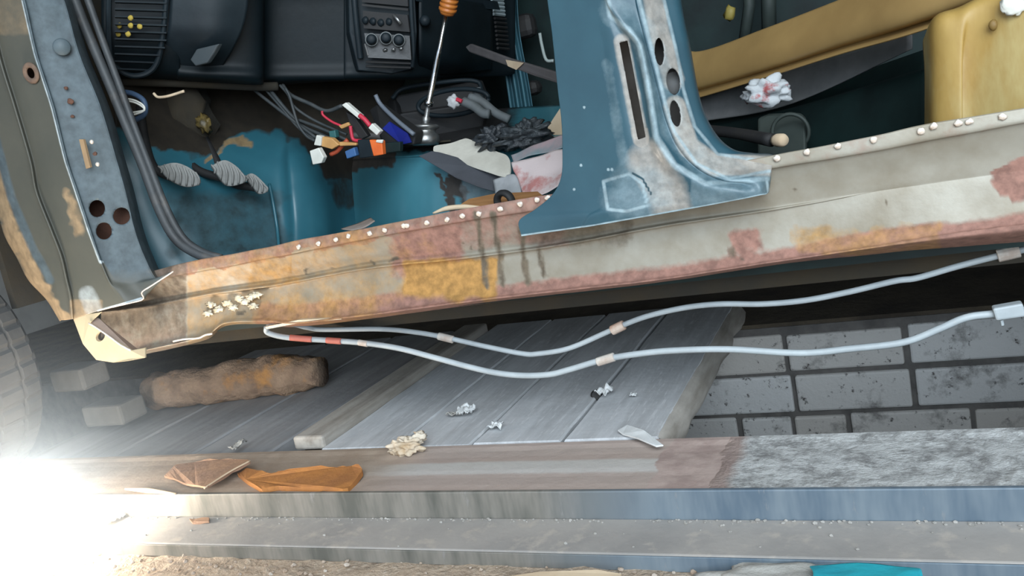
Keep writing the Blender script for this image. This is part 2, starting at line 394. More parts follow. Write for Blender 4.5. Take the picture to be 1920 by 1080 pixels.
# brick wall of the pit: one mesh, mortar plus bricks
def brick_wall():
    random.seed(5); gs = []; cols = []
    z = -.0995-.111*8; row = 0
    while z < -.02:
        x = -2.4 + (.0 if row % 2 else .13); 
        while x < 2.6:
            L = .27 if random.random() < .8 else .125
            h = .099; e = [random.uniform(-.003, .003) for _ in range(6)]
            gs.append(boxg(x+e[0], x+L+e[1], 2.238+e[2]*.8, 2.30, z+e[3], z+h+e[4])); x += L+.013
        z += .111; row += 1
    return join(*gs)
def brick_mat():
    m, nt, P = nodes('pale_silicate_brick')
    g = nt.nodes.new('ShaderNodeNewGeometry'); r = g.outputs['Random Per Island']
    a = mix(nt, r, (.70, .70, .69), (.56, .52, .47))
    a = mix(nt, ramp(nt, nz(nt, 9, 7, .7), .55, .70), a, (.15, .14, .13))
    a = mix(nt, ramp(nt, nz(nt, 50, 5, .7), .60, .68), a, (.10, .09, .085))
    nt.links.new(a, P.inputs['Base Color']); P.inputs['Roughness'].default_value = .95; bump(nt, P, nz(nt, 40, 7, .7), .5, .008); return m
struct('wall_back', boxg(-4.6, 3.6, 5.5, 5.6, 0, 2.9), m_garage)
struct('wall_left', boxg(-4.6, -4.5, -2.5, 5.5, 0, 2.9), m_garage)
struct('wall_right', boxg(3.5, 3.6, -2.5, 5.5, 0, 2.9), m_garage)
struct('ceiling', boxg(-4.6, 3.6, -2.5, 5.6, 2.9, 3.0), m_garage)
wb = struct('wall_pit_far', brick_wall(), brick_mat(), bevel=.006)
obj('mortar', boxg(-4.5, 3.5, 2.246, 2.26, -1.2, .02), m_mortar, wb)
struct('wall_pit_left', boxg(-3.7, -3.6, 1.42, 2.24, -1.2, .02), m_mortar)
struct('wall_pit_right', boxg(2.4, 2.5, 1.42, 2.24, -1.2, .02), m_mortar)

# ------------------------------------------------------------------ planks over the pit
def plank(px0, px1, ztop, th, m, label, name='plank', y0=1.418, y1=2.36, group=None, seed=0):
    a = WZ(px0, 826, ztop).x; b = WZ(px1, 826, ztop).x
    random.seed(seed+int(px0)); n = 40; V = []
    for i in range(n):
        y = y0+(y1-y0)*i/(n-1)
        e0, e1 = .0025*mnoise.noise(Vector((y*9, px0, 0))), .0025*mnoise.noise(Vector((y*9, px1, 4)))
        w_ = .0015*mnoise.noise(Vector((y*4, px0*.3, 8)))
        V += [Vector((a+.0026+e0, y, ztop-th)), Vector((a+.0026+e0, y, ztop-.004+w_)), Vector((a+.006+e0, y, ztop+w_)), Vector((b-.006+e1, y, ztop+w_)), Vector((b-.0026+e1, y, ztop-.004+w_)), Vector((b-.0026+e1, y, ztop-th))]
    Fc = [(i*6+j, i*6+(j+1) % 6, (i+1)*6+(j+1) % 6, (i+1)*6+j) for i in range(n-1) for j in range(6)]
    Fc += [tuple(range(5, -1, -1)), tuple(range((n-1)*6, n*6))]
    return obj(name, (V, Fc), m, label=label, cat='plank', group=group)
GP = 'planks laid across the pit'
for x0, x1, z, mm, lb in ((622, 757, .069, m_plank, 'grey plank across the pit, next to the raised timber on its right'),
                          (757, 890, .068, m_plank, 'grey plank across the pit under the white paper petal'),
                          (890, 1052, .070, m_plank, 'wide grey plank across the pit, second from the open pit'),
                          (1054, 1232, .071, m_plank, 'grey plank with pale broken edge beside the open pit'),
                          (405, 540, .060, m_plank2, 'darker low plank just left of the raised timber'),
                          (268, 402, .059, m_plank2, 'darker low plank under the end of the brown log'),
                          (120, 265, .058, m_plank2, 'dark dusty plank nearest the work lamp and wheel')):
    plank(x0, x1, z, .045, mm, lb, group=GP)
PLK = bpy.data.objects['plank.003']; x0 = WZ(1230, 826, .071).x-.003; x1 = WZ(1280, 832, .03).x; V = []
for i in range(50):
    y = 1.419+.93*i/49; n1 = .006*mnoise.noise(Vector((y*14, 1, 2))); n2 = .012*mnoise.noise(Vector((y*9, 5, 2)))
    V += [Vector((x0+n1*.3, y, .0702)), Vector((x0+(x1-x0)*.45+n1, y, .062+n1*.5)), Vector((x1+n2, y, .040)), Vector((x1+n2-.005, y, .024))]
obj('waney_edge', (V, [(i*4+j, i*4+j+1, i*4+j+5, i*4+j+4) for i in range(49) for j in range(3)]), m_timber, PLK, smooth=True, label='pale broken edge')
a = WZ(550, 820, .09).x; b = WZ(603, 820, .09).x
obj('timber_batten', boxg(a, b, 1.43, 2.3, .0615, .092), m_timber, bevel=.006, label='raised narrow timber batten lying between dark and grey planks', cat='timber')
# broken edge of the last plank
# brown log on the dark planks
A = WZ(602, 694, .112); B = WZ(285, 735, .112)
def loggeo(a, b, r, n=40, sg=22, seed=1):
    g = tube([a, a.lerp(b, .33)+Vector((0, .01, 0)), a.lerp(b, .66), b], [r*.75, r, r*1.02, r, r*.95, r], sg, n)
    V = [v+Vector((mnoise.noise(v*28), mnoise.noise(v*28+Vector((5, 5, 5))), mnoise.noise(v*28+Vector((1, 8, 2)))))*r*.22 for v in g[0]]
    return V, g[1]
obj('log', loggeo(A, B, .053), m_log, smooth=True, label='rough brown log with orange streaks lying across the dark planks', cat='log')

# ------------------------------------------------------------------ the car
CAR = empty('car_body', (-.5, 2.0, .30), 'stripped teal car body with rusty bare sill standing over the pit', 'car')
# --- sill
sx = [(190,527,545,586,640),(240,518,535,580,664),(275,511,529,575,655),(340,494,514,562,641),(390,484,505,552,627),(425,478,499,547,604),(500,464,484,537,601),(560,450,473,527,604),
      (700,425,445,502,588),(880,390,413,483,564),(1060,360,385,458,543),(1250,327,350,423,521),(1450,291,315,393,490),(1630,257,285,362,464),(1740,232,263,345,446),(1920,203,230,320,422),(2010,187,213,307,409),(2260,142,166,272,375),(2560,88,109,230,335)]
def sill_rows():
    R = []
    for k in range(9):
        row = []
        for x, T, Fo, Mi, Bo in sx:
            rid = sm(x, 1300, 1560)       # the pressed ridge fades out toward the right
            row.append([(x, T, 1.374), (x, Fo-2, 1.372), (x, Fo+3, 1.378), (x, (Fo+Mi)/2, 1.389), (x, Mi-7, 1.393+.006*rid), (x, Mi, 1.3935-.0065*rid), (x, Mi+7, 1.3925+.0045*rid), (x, Bo-10, 1.380), (x, Bo, 1.366)][k])
        R.append(row)
    R.append([(x, Bo+2+max(0, min(17, (x-1600)/25)), 1.374) for x, T, Fo, Mi, Bo in sx])
    R.append([(x, Bo+8+max(0, min(37, (x-1500)/14)), 1.46) for x, T, Fo, Mi, Bo in sx])
    return R
drips = [[(893,400),(915,540)],[(925,400),(945,535)],[(975,430),(990,533)],[(1010,470),(1020,520)],[(905,480),(912,530)]]
def sill_wear_shade(x, y):
    # bottom line
    k = 0
    for a, b in zip(sx, sx[1:]):
        if a[0] <= x <= b[0]:
            t = (x-a[0])/(b[0]-a[0]); bo = a[4]+(b[4]-a[4])*t; fo = a[2]+(b[2]-a[2])*t; mi = a[3]+(b[3]-a[3])*t; break
    else: bo, fo, mi = 600, 480, 540
    d = bo-y; X_, Y_ = x, y; x, y = warp(x, y, 16, 34)
    if X_ < 420: x = X_
    y = Y_+(y-Y_)*.8
    w0 = 34 if x < 900 else 22
    w0 = w0+10*sm(abs(x-1640), 40, 160)
    R = .85*sm(d, w0*.75, w0*1.25)*sm(500-x, 0, 40)            # pinkish rust along the lower flange
    R = max(R, .75*sm(fo-y, -200, 0)*0)
    if y < fo+3: R = max(R, .62*sm(x, 1060, 1300)*sm(300-x, 0, 40), .22)
    R = max(R, .8*inbox(x, y, 750, 855, 432, 505, 30), .8*sm(dist(x, y, 1905, 338), 40, 48), .75*inbox(x, y, 1380, 1424, 436, 492, 14))
    R = max(R, .38*sm(x, 346, 358), .55*inbox(x, y, 850, 1050, 395, 450, 30))  # left-end term belongs to the painted shadow, the other is rust
    O = max(.9*inbox(x, y, 765, 925, 496, 548, 26), .5*inbox(x, y, 480, 700, 560, 600, 20), .42*sm(x, 480, 640)*sm(355-x, 0, 8), .40*sm(x, 640, 1000)*sm(355-x, 0, 8), .55*inbox(x, y, 466, 552, 484, 533, 9), .45*inbox(x, y, 1500, 1760, 428, 470, 18))
    Dk = .58*sm(x, 346, 358)*sm(y, 600, 660)+.30*sm(x, 346, 358)*sm(-y, -660, -600)  # cast shadow at the sill's left end, painted in as brown
    for p in drips: Dk = max(Dk, .75*sm(seg(X_+(x-X_)*.25, Y_, p), 2, 10))
    Dk = max(Dk, .7*sm(dist(x, y, 452, 586), 5, 8), .45*inbox(x, y, 1000, 1180, 400, 450, 30), .6*sm(seg(x, y, [(1372,435),(1378,487)]), 1, 3))  # the wide box paints in the shadow of the pillar above
    for q in ((863,455),(893,458),(735,487),(695,490),(577,510),(622,505),(1600,384),(1663,380),(1497,357)): Dk = max(Dk, .65*sm(dist(x, y, *q), 4, 8))
    return R, O, Dk
g, mk = loft(sill_rows(), 70, 430, sill_wear_shade, jit=.0012, fr=16)
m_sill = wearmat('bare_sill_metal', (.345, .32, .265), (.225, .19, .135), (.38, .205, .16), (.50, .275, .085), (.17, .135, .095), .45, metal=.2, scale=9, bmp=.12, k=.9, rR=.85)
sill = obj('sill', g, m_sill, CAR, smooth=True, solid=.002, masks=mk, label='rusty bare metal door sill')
welds = [(560,463),(597,457),(630,450),(653,443),(693,438),(721,432),(757,424),(763,423),(800,418),(838,412),(867,405),(898,401),(938,392),(975,383),(1007,375),(1027,371),(1457,297),(1513,285),(1571,274),(1638,262),(1727,246),(1751,236),(1797,231),(1818,228),(1880,219)]
random.seed(3)
for i, (x, y) in enumerate(welds):
    obj('spot_weld', blob(W(x, y, 1.369), .0052, .0026, .0048, i, .25, 2, 2), m_weld, sill, smooth=True)
# jagged weld scar at left of the sill
obj('weld_seam', join(*[blob(W(x, y, 1.384), .011, .0016, .006, i, .55, 2.5, 3) for i, (x, y) in enumerate([(395,572),(410,580),(425,568),(437,577),(448,560),(460,566),(470,556),(482,553),(475,575),(440,590),(390,588)])]), mat('weld_scar', (.60, .50, .34), (.72, .66, .54), .45, metal=.2, scale=60, bmp=.4), sill, smooth=True)
# --- B pillar
bp = [[(1022,-60,1.345),(1130,-60,1.325),(1134,-60,1.323),(1137,-60,1.318),(1180,-60,1.335),(1195,-60,1.338),(1236,-60,1.365),(1266,-60,1.385),(1270,-60,1.42)],
      [(1027,0,1.345),(1134,0,1.325),(1138,0,1.323),(1142,0,1.318),(1188,0,1.335),(1198,0,1.335),(1244,0,1.365),(1272,0,1.385),(1276,0,1.42)],
      [(1034,50,1.345),(1142,48,1.325),(1158,48,1.327),(1174,50,1.318),(1200,50,1.336),(1211,50,1.335),(1255,50,1.365),(1281,50,1.385),(1285,50,1.42)],
      [(1038,85,1.345),(1152,82,1.325),(1180,82,1.330),(1200,85,1.318),(1211,85,1.336),(1220,85,1.335),(1264,85,1.365),(1289,85,1.385),(1293,85,1.42)],
      [(1046,165,1.345),(1162,165,1.325),(1200,165,1.330),(1216,165,1.318),(1231,165,1.336),(1241,165,1.335),(1280,165,1.365),(1303,165,1.385),(1307,165,1.42)],
      [(1053,225,1.345),(1172,225,1.325),(1208,225,1.330),(1226,225,1.318),(1246,225,1.336),(1258,228,1.335),(1297,228,1.365),(1317,215,1.385),(1321,214,1.42)],
      [(1055,275,1.345),(1180,275,1.325),(1215,275,1.328),(1238,275,1.318),(1268,277,1.336),(1284,278,1.335),(1325,270,1.365),(1341,258,1.385),(1345,256,1.42)],
      [(1053,330,1.345),(1180,325,1.325),(1240,322,1.326),(1275,318,1.318),(1304,316,1.336),(1320,315,1.335),(1355,298,1.365),(1372,283,1.385),(1375,281,1.42)],
      [(1036,365,1.345),(1170,360,1.325),(1260,355,1.326),(1318,346,1.318),(1348,338,1.336),(1364,335,1.335),(1395,312,1.365),(1408,292,1.385),(1411,288,1.42)],
      [(1005,392,1.342),(1150,390,1.325),(1270,376,1.326),(1360,356,1.318),(1392,346,1.336),(1410,338,1.335),(1438,318,1.365),(1445,297,1.385),(1448,291,1.42)],
      [(974,414,1.340),(1130,402,1.325),(1285,383,1.326),(1375,364,1.320),(1410,356,1.330),(1425,350,1.332),(1438,340,1.350),(1445,320,1.37),(1448,305,1.40)],
      [(978,443,1.338),(1115,423,1.328),(1290,392,1.328),(1380,375,1.325),(1412,369,1.330),(1425,366,1.332),(1434,365,1.34),(1439,362,1.35),(1441,360,1.37)]]
def bp_wear_light(x, y):
    r1 = [(1140,0),(1144,30),(1178,55),(1200,85),(1217,170),(1230,256),(1264,310),(1323,345),(1438,336)]
    r2 = [(1198,0),(1217,72),(1247,192),(1264,247),(1306,307),(1366,336),(1442,322)]
    r3 = [(1244,0),(1268,98),(1281,170),(1302,238),(1345,290),(1447,305)]
    slot = [(1166,78),(1180,150),(1203,262)]
    T = max(.9*sm(seg(x, y, slot), 10, 22)*(.75 if y < 240 else 1), .95*sm(seg(x, y, [(1265,200),(1290,275),(1340,310),(1440,312)]), 11, 28), .62*sm(seg(x, y, [(1222,-20),(1235,60),(1262,150)]), 14, 30))
    T = max(T, .65*sm(seg(x, y, [(1215,300),(1250,360),(1262,400)]), 22, 60))
    Wt = max(.6*sm(seg(x, y, r1), 1, 12), .62*sm(seg(x, y, r2), 0, 8), .6*sm(seg(x, y, r3), 0, 8), .34*sm(seg(x, y, [(1150,20),(1205,60),(1240,150),(1262,240),(1310,300),(1380,330)]), 20, 48))  # ridge lines are painted highlights, the wide term is jamb dust
    Wt = max(Wt, .33*sm(seg(x, y, [(1140,120),(1160,250),(1175,320)]), 4, 26))
    pan = [(1132,340),(1180,326),(1205,345),(1215,385),(1175,396),(1140,392),(1132,340)]
    Wt = max(Wt, .66*sm(seg(x, y, pan), 1, 7), .38*inbox(x, y, 1300, 1440, 330, 390, 15), .42*sm(math.hypot((x-1195)/1.25, y-360), 25, 105))
    edge = seg(x, y, [(974,443),(1110,424),(1323,386),(1440,364),(1436,336)]); Wt = max(Wt, .8*sm(edge, 1, 5))
    Dk = max(.8*sm(seg(x, y, [(1187,325),(1205,335),(1222,365)]), 1, 3.5), .35*sm(dist(x, y, 1150, 330), 0, 80))
    for q in ((1096,201),(1090,310),(1141,318),(1148,318),(1077,355)): Wt = max(Wt, .9*sm(dist(x, y, *q), 1.5, 4))
    return T, Wt, Dk
bp.insert(0, [(2*0+a[0]+(a[0]-b[0])*5.2, -380, a[2]) for a, b in zip(bp[0], bp[1])])
bp = [[tuple(Vector(r[0]).lerp(Vector(r[1]), t)) for t in (0, .2, .4, .6, .8)]+r[1:3]+r[3:] for r in bp]
g, mk = loft(bp, 260, 270, bp_wear_light)
slotp = [(1161,80),(1177,76),(1211,257),(1196,262)]
g, us = punch(g, list(PX), [('e',1236,97,9,26,-.05),('e',1262,153,13,25,-.1),('e',1266,213,10,25,-.15),('p',slotp)]); mk = [mk[i] for i in us]
m_bp = wearmat('teal_pillar_paint', (.022, .066, .092), (.030, .088, .118), (.38, .35, .31), (.36, .47, .51), (.014, .055, .075), .42, metal=0, scale=8, bmp=.05, k=.5, coat=.15, rR=.7)
pil = obj('centre_pillar', g, m_bp, CAR, smooth=True, solid=.0022, masks=mk, offset=0, label='scraped blue-teal door pillar')
def cut(o, geos):
    dg = bpy.context.evaluated_depsgraph_get(); cs = []
    for ge in geos:
        c = obj('cut', ge, m_rusthole); cs.append(c); md = o.modifiers.new('b', 'BOOLEAN'); md.operation = 'DIFFERENCE'; md.object = c; md.solver = 'EXACT'
    dg.update(); e = o.evaluated_get(dg); me = bpy.data.meshes.new_from_object(e, depsgraph=dg)
    o.modifiers.clear(); o.data = me
    for c in cs: bpy.data.objects.remove(c)
def ellcut(x, y, rx, ry, Y, th=.05, rot=0, seg_=28):
    P = []
    for i in range(seg_):
        a = 2*math.pi*i/seg_; u, v = rx*math.cos(a), ry*math.sin(a); c, s = math.cos(rot), math.sin(rot)
        P.append(W(x+u*c-v*s, y+u*s+v*c, Y-th))
    return prism(P, (0, 2*th, 0))
# added dark sheet behind the pillar holes, standing in for the shaded void
obj('pillar_dark_backing', loft([[(1060,-60,1.44),(1160,-60,1.40),(1262,-60,1.425)],[(1075,100,1.44),(1180,100,1.40),(1286,100,1.425)],[(1090,250,1.44),(1220,250,1.40),(1322,240,1.43)],[(1070,350,1.44),(1240,330,1.40),(1380,300,1.43)]], 40, 30)[0], mat('inner_pillar_shade', (.13, .12, .11), (.06, .055, .05), .8, scale=9), CAR, smooth=True, solid=.002)
obj('pillar_plug', lathe([(0, .017), (1, .017)], W(1264, 156, 1.392), W(1263.5, 155.5, 1.388), 24), mat('grey_plug', (.26, .26, .25), (.18, .18, .18), .6), CAR, smooth=True)
# --- A pillar / hinge pillar
def arow(y, c0, c1, c2, c3, c4, o=0):
    return [(c0-14, y+3, 1.335), (c0, y, 1.312), (c1, y, 1.298), (c2-6, y, 1.293), (c2, y, 1.288), (c2+8, y, 1.300), ((c2+c3)/2, y, 1.300), (c3-5, y, 1.300), (c3, y, 1.298), (c3+7, y, 1.306), ((c3+c4)/2+4, y, 1.332), (c4-3, y, 1.356), (c4, y, 1.356), (c4+9, y, 1.385), (c4+16, y, 1.43)]
ap = [arow(-340, -360, -250, -150, -82, -30), arow(-60, -160, -90, -40, 22, 90), arow(0, -120, -65, -22, 45, 120), arow(100, -75, -38, -3, 68, 148), arow(200, -40, -12, 27, 100, 188), arow(300, -10, 8, 56, 125, 218), arow(360, 6, 20, 68, 145, 235), arow(430, 20, 48, 95, 168, 252), arow(480, 46, 74, 114, 185, 270), arow(522, 68, 94, 124, 202, 292)]
ap.append([(88,562,1.335),(92,560,1.312),(108,560,1.298),(126,558,1.293),(132,557,1.288),(140,556,1.30),(175,553,1.30),(208,548,1.30),(216,546,1.30),(224,543,1.304),(258,536,1.33),(305,519,1.352),(310,516,1.355),(318,511,1.37),(324,507,1.40)])
ap.append([(113,602,1.335),(116,600,1.312),(122,600,1.298),(130,599,1.293),(136,598,1.288),(142,597,1.30),(185,583,1.30),(225,573,1.30),(235,570,1.30),(242,568,1.304),(268,561,1.325),(272,556,1.335),(271,550,1.338),(270,545,1.345),(272,540,1.36)])
def ap_wear_light(x, y):
    X_, Y_ = x, y; x2, y2 = warp(x, y, 9, 25)
    ed = [(-40,200),(6,360),(20,433),(68,522),(116,599)]
    O = .85*sm(seg(x2, y2, ed), 6, 24)
    O = max(O, .62*sm(seg(x2, y2, [(128,365),(150,430)]), 2, 20), .55*sm(seg(x2, y2, [(245,440),(285,500),(320,510)]), 6, 22), .35*inbox(x, y, -60, 60, -60, 60, 20))
    O = max(O, .5*inbox(x, y, 135, 190, 565, 600, 10))
    blue = [(45,0),(68,100),(100,200),(125,300),(145,360),(168,430),(190,490)]
    L = max(.75*sm(seg(x, y, blue), 2, 7), .9*sm(seg(x, y, [(188,170),(218,300),(236,360),(252,430)]), 1, 5))  # painted highlights along both edges of the jamb strip
    L = max(L, .95*sm(seg(x, y, [(68,30),(80,72)]), 2, 6), .9*sm(seg(x, y, [(75,90),(113,125)]), 2, 7), .85*sm(dist(x, y, 205, 462), 3, 16), .8*sm(seg(x, y, [(265,560),(185,583)]), 1, 4))
    L = max(L, .42*sm(seg(x, y, [(165,552),(180,590)]), 10, 30))
    d = 999; 
    for p, q in zip(blue, blue[1:]):
        if p[1] <= y <= q[1]: d = x-(p[0]+(q[0]-p[0])*(y-p[1])/(q[1]-p[1]))
    B = .95*sm(-d, 0, 4) if d < 900 and d > -6 else (.9 if (y < 0 and x > 30) else 0)
    if y > 488: B = .9*sm(-(x-196-(y-490)*.6), 0, 6)*sm(y, 480, 560)
    B = max(B, .8*sm(seg(x, y, [(-15,230),(22,370),(60,460),(95,525)]), 4, 14)*.9)
    return O, L, B
g, mk = loft(ap, 230, 190, ap_wear_light)
g, us = punch(g, list(PX), [('e',182,391,15,16,0),('e',228,405,16,16,0),('e',195,433,15,16,0),('e',58,137,8,13,0)]); mk = [mk[i] for i in us]
m_ap = wearmat('worn_hinge_pillar_paint', (.092, .090, .072), (.068, .070, .058), (.40, .28, .16), (.58, .66, .69), (.095, .128, .145), .5, scale=6, bmp=.08, k=.4, rR=.6)
ap_o = obj('hinge_pillar', g, m_ap, CAR, smooth=True, solid=.0022, masks=mk, label='worn grey-blue hinge pillar with rusty edge')
obj('pillar_backing', loft([[(-60,-60,1.44),(90,-60,1.44)],[(40,150,1.42),(165,150,1.42)],[(120,330,1.39),(225,330,1.41)],[(150,420,1.37),(250,420,1.395)],[(190,500,1.37),(290,500,1.40)]], 30, 12)[0], m_rusthole, CAR, smooth=True, solid=.002)
obj('washer', ring(W(58, 137, 1.294), (0, 1, .1), .0155, .0055, 26, 8, .6), mat('rusty_washer', (.20, .13, .09), (.12, .08, .06), .8, scale=40), ap_o, smooth=True)
obj('plug', lathe([(0, .0165), (.5, .0165), (1, .0145)], W(116, 88, 1.329), W(115.8, 87.8, 1.3245), 26), mat('plug_paint', (.085, .115, .13), rough=.55), ap_o, smooth=True)
obj('hinge_strip', plate([(152,261),(160,261),(173,313),(165,316)], 1.313, -.005), m_flake2b, ap_o, label='tan strip on the hinge pillar')
for x, y in ((172, 266), (183, 308)): obj('bolt', blob(W(x, y, 1.315), .0045, .004, .0045, 0, 0, 1, 2), m_weld, ap_o, smooth=True)
for x, y, r in ((132,190,.0075), (124,165,.004), (136,218,.004), (178,288,.005)): obj('bolt', blob(W(x, y, 1.318), r, .004, r*.8, x, .2, 2, 2), m_rusthole, ap_o, smooth=True)
# --- torn lower bracket
brk = [(137,598,1.30),(160,590,1.30),(190,585,1.302),(168,606,1.295),(205,632,1.293),(246,657,1.292),(272,652,1.30),(272,671,1.29),(240,677,1.285),(212,680,1.285),(180,675,1.285),(155,645,1.29)]
m_brk = wearmat('primer_bracket', (.48, .40, .26), (.41, .33, .21), (.4, .3, .2), (.6, .6, .6), (.2, .2, .2), .6, scale=12)
bo = obj('jacking_bracket', prism([W(*p) for p in brk], (0, .004, 0)), m_brk, CAR, bevel=.0008, label='cream torn bracket under the hinge pillar')
cut(bo, [ellcut(172, 637, 8, 9, 1.29, .02, .5)])
obj('bracket_web', prism([W(x, y, q) for x, y, q in ((166,606,1.297),(182,596,1.31),(262,660,1.33),(246,658,1.294))], (0, .003, 0)), mat('bracket_web_paint', (.33, .24, .19), (.26, .19, .15), .8), CAR, label='brown web of the bracket')
obj('bracket_edge', tube([W(x, y, 1.291) for x, y in ((166,606),(180,614),(205,631),(225,646),(245,657))], .0018, 6, 14), m_weld, CAR, smooth=True)
obj('torn_edge', tube([W(x, y, 1.36) for x, y in ((325,640),(345,636),(372,634),(385,628),(398,626))], .0022, 6, 14), m_weld, CAR, smooth=True)
obj('torn_edge', tube([W(x, y, 1.30) for x, y in ((183,583),(205,577),(235,570),(268,561),(266,548),(285,535),(325,509))], .0016, 6, 24), m_weld, CAR, smooth=True)
# --- door rubber seal
seal = obj('door_seal', tube([W(*p) for p in ((8,-330,1.42),(60,-200,1.42),(118,-60,1.42),(140,0,1.42),(168,70,1.42),(202,150,1.42),(235,230,1.42),(268,310,1.42),(300,395,1.42),(330,448,1.425),(370,476,1.43),(410,488,1.44))], .0105, 12, 60), m_seal, CAR, smooth=True, label='grey-black rubber door seal')
obj('seal_lip', tube([W(*p) for p in ((32,-330,1.425),(84,-200,1.425),(142,-60,1.425),(165,0,1.425),(190,70,1.425),(220,150,1.425),(250,232,1.425),(280,310,1.425),(312,390,1.425),(343,445,1.43),(378,471,1.435),(415,483,1.442))], .0075, 10, 60), m_seal, seal, smooth=True)

# --- floor, toe board, bulkhead, tunnel
def fl_wear(x, y):
    x, y = warp(x, y, 16, 40)
    Br = .95*sm(y-(265+25*math.sin(x/45)+max(0, x-520)*.38), -8, 14)
    Br = max(Br, .6*inbox(x, y, 636, 690, 300, 385, 16))
    Tn = .75*sm(seg(x, y, [(395,292),(430,268),(465,262)]), 4, 10)
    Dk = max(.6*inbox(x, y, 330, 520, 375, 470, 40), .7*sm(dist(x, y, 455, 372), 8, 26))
    return Br, Tn, Dk
toe = [[(215,540,1.47),(300,525,1.50),(400,505,1.58),(520,480,1.72),(610,460,1.83),(650,452,1.98),(720,440,2.15)],
       [(215,450,1.47),(300,440,1.53),(400,430,1.62),(520,420,1.76),(610,415,1.86),(645,412,2.0),(705,410,2.16)],
       [(215,380,1.48),(300,372,1.55),(400,362,1.66),(515,352,1.80),(600,350,1.88),(640,350,2.02),(690,352,2.17)],
       [(215,300,1.50),(300,290,1.58),(400,285,1.72),(515,285,1.86),(590,290,1.92),(640,300,2.05),(690,310,2.18)],
       [(215,200,1.54),(300,200,1.66),(400,205,1.82),(515,215,1.96),(590,225,2.02),(650,240,2.08),(720,260,2.12)],
       [(215,90,1.60),(300,90,1.74),(400,95,1.92),(515,100,2.06),(590,110,2.14),(660,130,2.2),(760,150,2.25)]]
for q in toe[:4]:
    a_, b_ = q[3], q[4]; q.insert(4, ((a_[0]+b_[0])/2-6, (a_[1]+b_[1])/2, (a_[2]+b_[2])/2-.035))
for q in toe[4:]:
    a_, b_ = q[3], q[4]; q.insert(4, tuple((a_[k]+b_[k])/2 for k in range(3)))
g, mk = loft(toe, 90, 110, fl_wear)
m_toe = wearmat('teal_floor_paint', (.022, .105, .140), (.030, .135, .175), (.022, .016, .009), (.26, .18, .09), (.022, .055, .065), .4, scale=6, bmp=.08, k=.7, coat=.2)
obj('toe_board', g, m_toe, CAR, smooth=True, solid=.002, masks=mk, label='teal toe board with brown felt above')
obj('floor_rib', tube([W(*p) for p in ((505,345,1.77),(512,380,1.755),(520,430,1.74),(524,480,1.70))], .004, 8, 20), m_toe, CAR, smooth=True)
def tn_wear(x, y):
    x, y = warp(x, y, 9, 25)
    Br = max(.8*inbox(x, y, 600, 735, 275, 312, 8), .85*sm(seg(x, y, [(838,340),(850,395)]), 5, 10), .85*sm(seg(x, y, [(870,340),(868,400)]), 3, 7), .8*sm(seg(x, y, [(818,330),(835,365)]), 2, 6), .8*sm(seg(x, y, [(852,330),(862,360)]), 8, 18))
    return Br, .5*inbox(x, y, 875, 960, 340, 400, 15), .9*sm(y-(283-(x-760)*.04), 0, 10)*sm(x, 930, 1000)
tun = []
for yy, dy, b in ((215, .40, 1), (284, .045, 1), (300, .012, 1), (345, -.008, 1), (400, -.022, 1), (450, -.035, 1)):
    tun.append([(x, yy-(x-765)*.065 if x > 765 else yy+(765-x)*.05, Y+dy) for x, Y in ((640, 2.14), (672, 2.07), (698, 1.99), (728, 1.925), (762, 1.885), (805, 1.872), (850, 1.868), (960, 1.856), (1070, 1.845))])
g, mk = loft(tun, 80, 110, tn_wear)
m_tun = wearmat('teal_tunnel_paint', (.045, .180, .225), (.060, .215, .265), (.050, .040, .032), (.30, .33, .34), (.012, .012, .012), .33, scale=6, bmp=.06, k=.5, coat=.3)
obj('transmission_tunnel', g, m_tun, CAR, smooth=True, solid=.002, masks=mk, label='teal transmission tunnel')
obj('floor_pan', join(boxg(-1.45, 1.6, 1.43, 2.72, .34, .36), boxg(-1.45, 1.6, 2.72, 2.75, .34, .60)), m_dgreen, CAR)
# --- far side of the body, roof and rear
obj('side_panel', boxg(-1.7, 1.9, 2.74, 2.77, .36, 1.62), m_dgreen, CAR, label='dark green far side of the body')
obj('unseen_roof', boxg(-1.3, 1.9, 1.36, 2.77, 1.62, 1.64), m_dgreen, CAR, bevel=.01)  # out of view, added to shade the interior
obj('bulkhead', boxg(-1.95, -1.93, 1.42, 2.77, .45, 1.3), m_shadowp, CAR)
obj('rear_panel', boxg(1.88, 1.9, 1.42, 2.77, .40, 1.62), m_dgreen, CAR)  # unseen, added to keep light out of the interior
# far hinge pillar, ribbed
def farp():
    rows = []
    for (x0, y, x1) in ((915,-40,968),(925,40,972),(936,85,978),(950,160,992),(964,262,1008)):
        row = []
        for k in range(13):
            t = k/12; row.append((x0+(x1-x0)*t, y, 2.52+(.02 if k % 4 in (2, 3) else 0)+t*.03))
        rows.append(row)
    return loft(rows, 40, 60)[0]
obj('far_pillar', farp(), mat('teal_far_pillar', (.05, .15, .19), (.035, .10, .13), .4, scale=8), CAR, smooth=True, solid=.002, label='ribbed teal pillar on the far side')
obj('grab_hook', tube([W(x, y, 2.6) for x, y in ((1012,62),(1016,85),(1024,112),(1038,114))], .005, 8, 16), mat('pale_hook', (.35, .40, .38)), CAR, smooth=True)
obj('rubber_stop', join(boxg(*sum(([a, b] for a, b in zip(W(962,78,2.6)-Vector((0,.03,0)), W(1000,22,2.6)+Vector((0,.03,0)))), []))), m_black, CAR, bevel=.02)
obj('rubber_stop', boxg(*sum(([a, b] for a, b in zip(W(985,182,2.6)-Vector((0,.03,0)), W(1012,148,2.6)+Vector((0,.03,0)))), [])), m_black, CAR, bevel=.02)

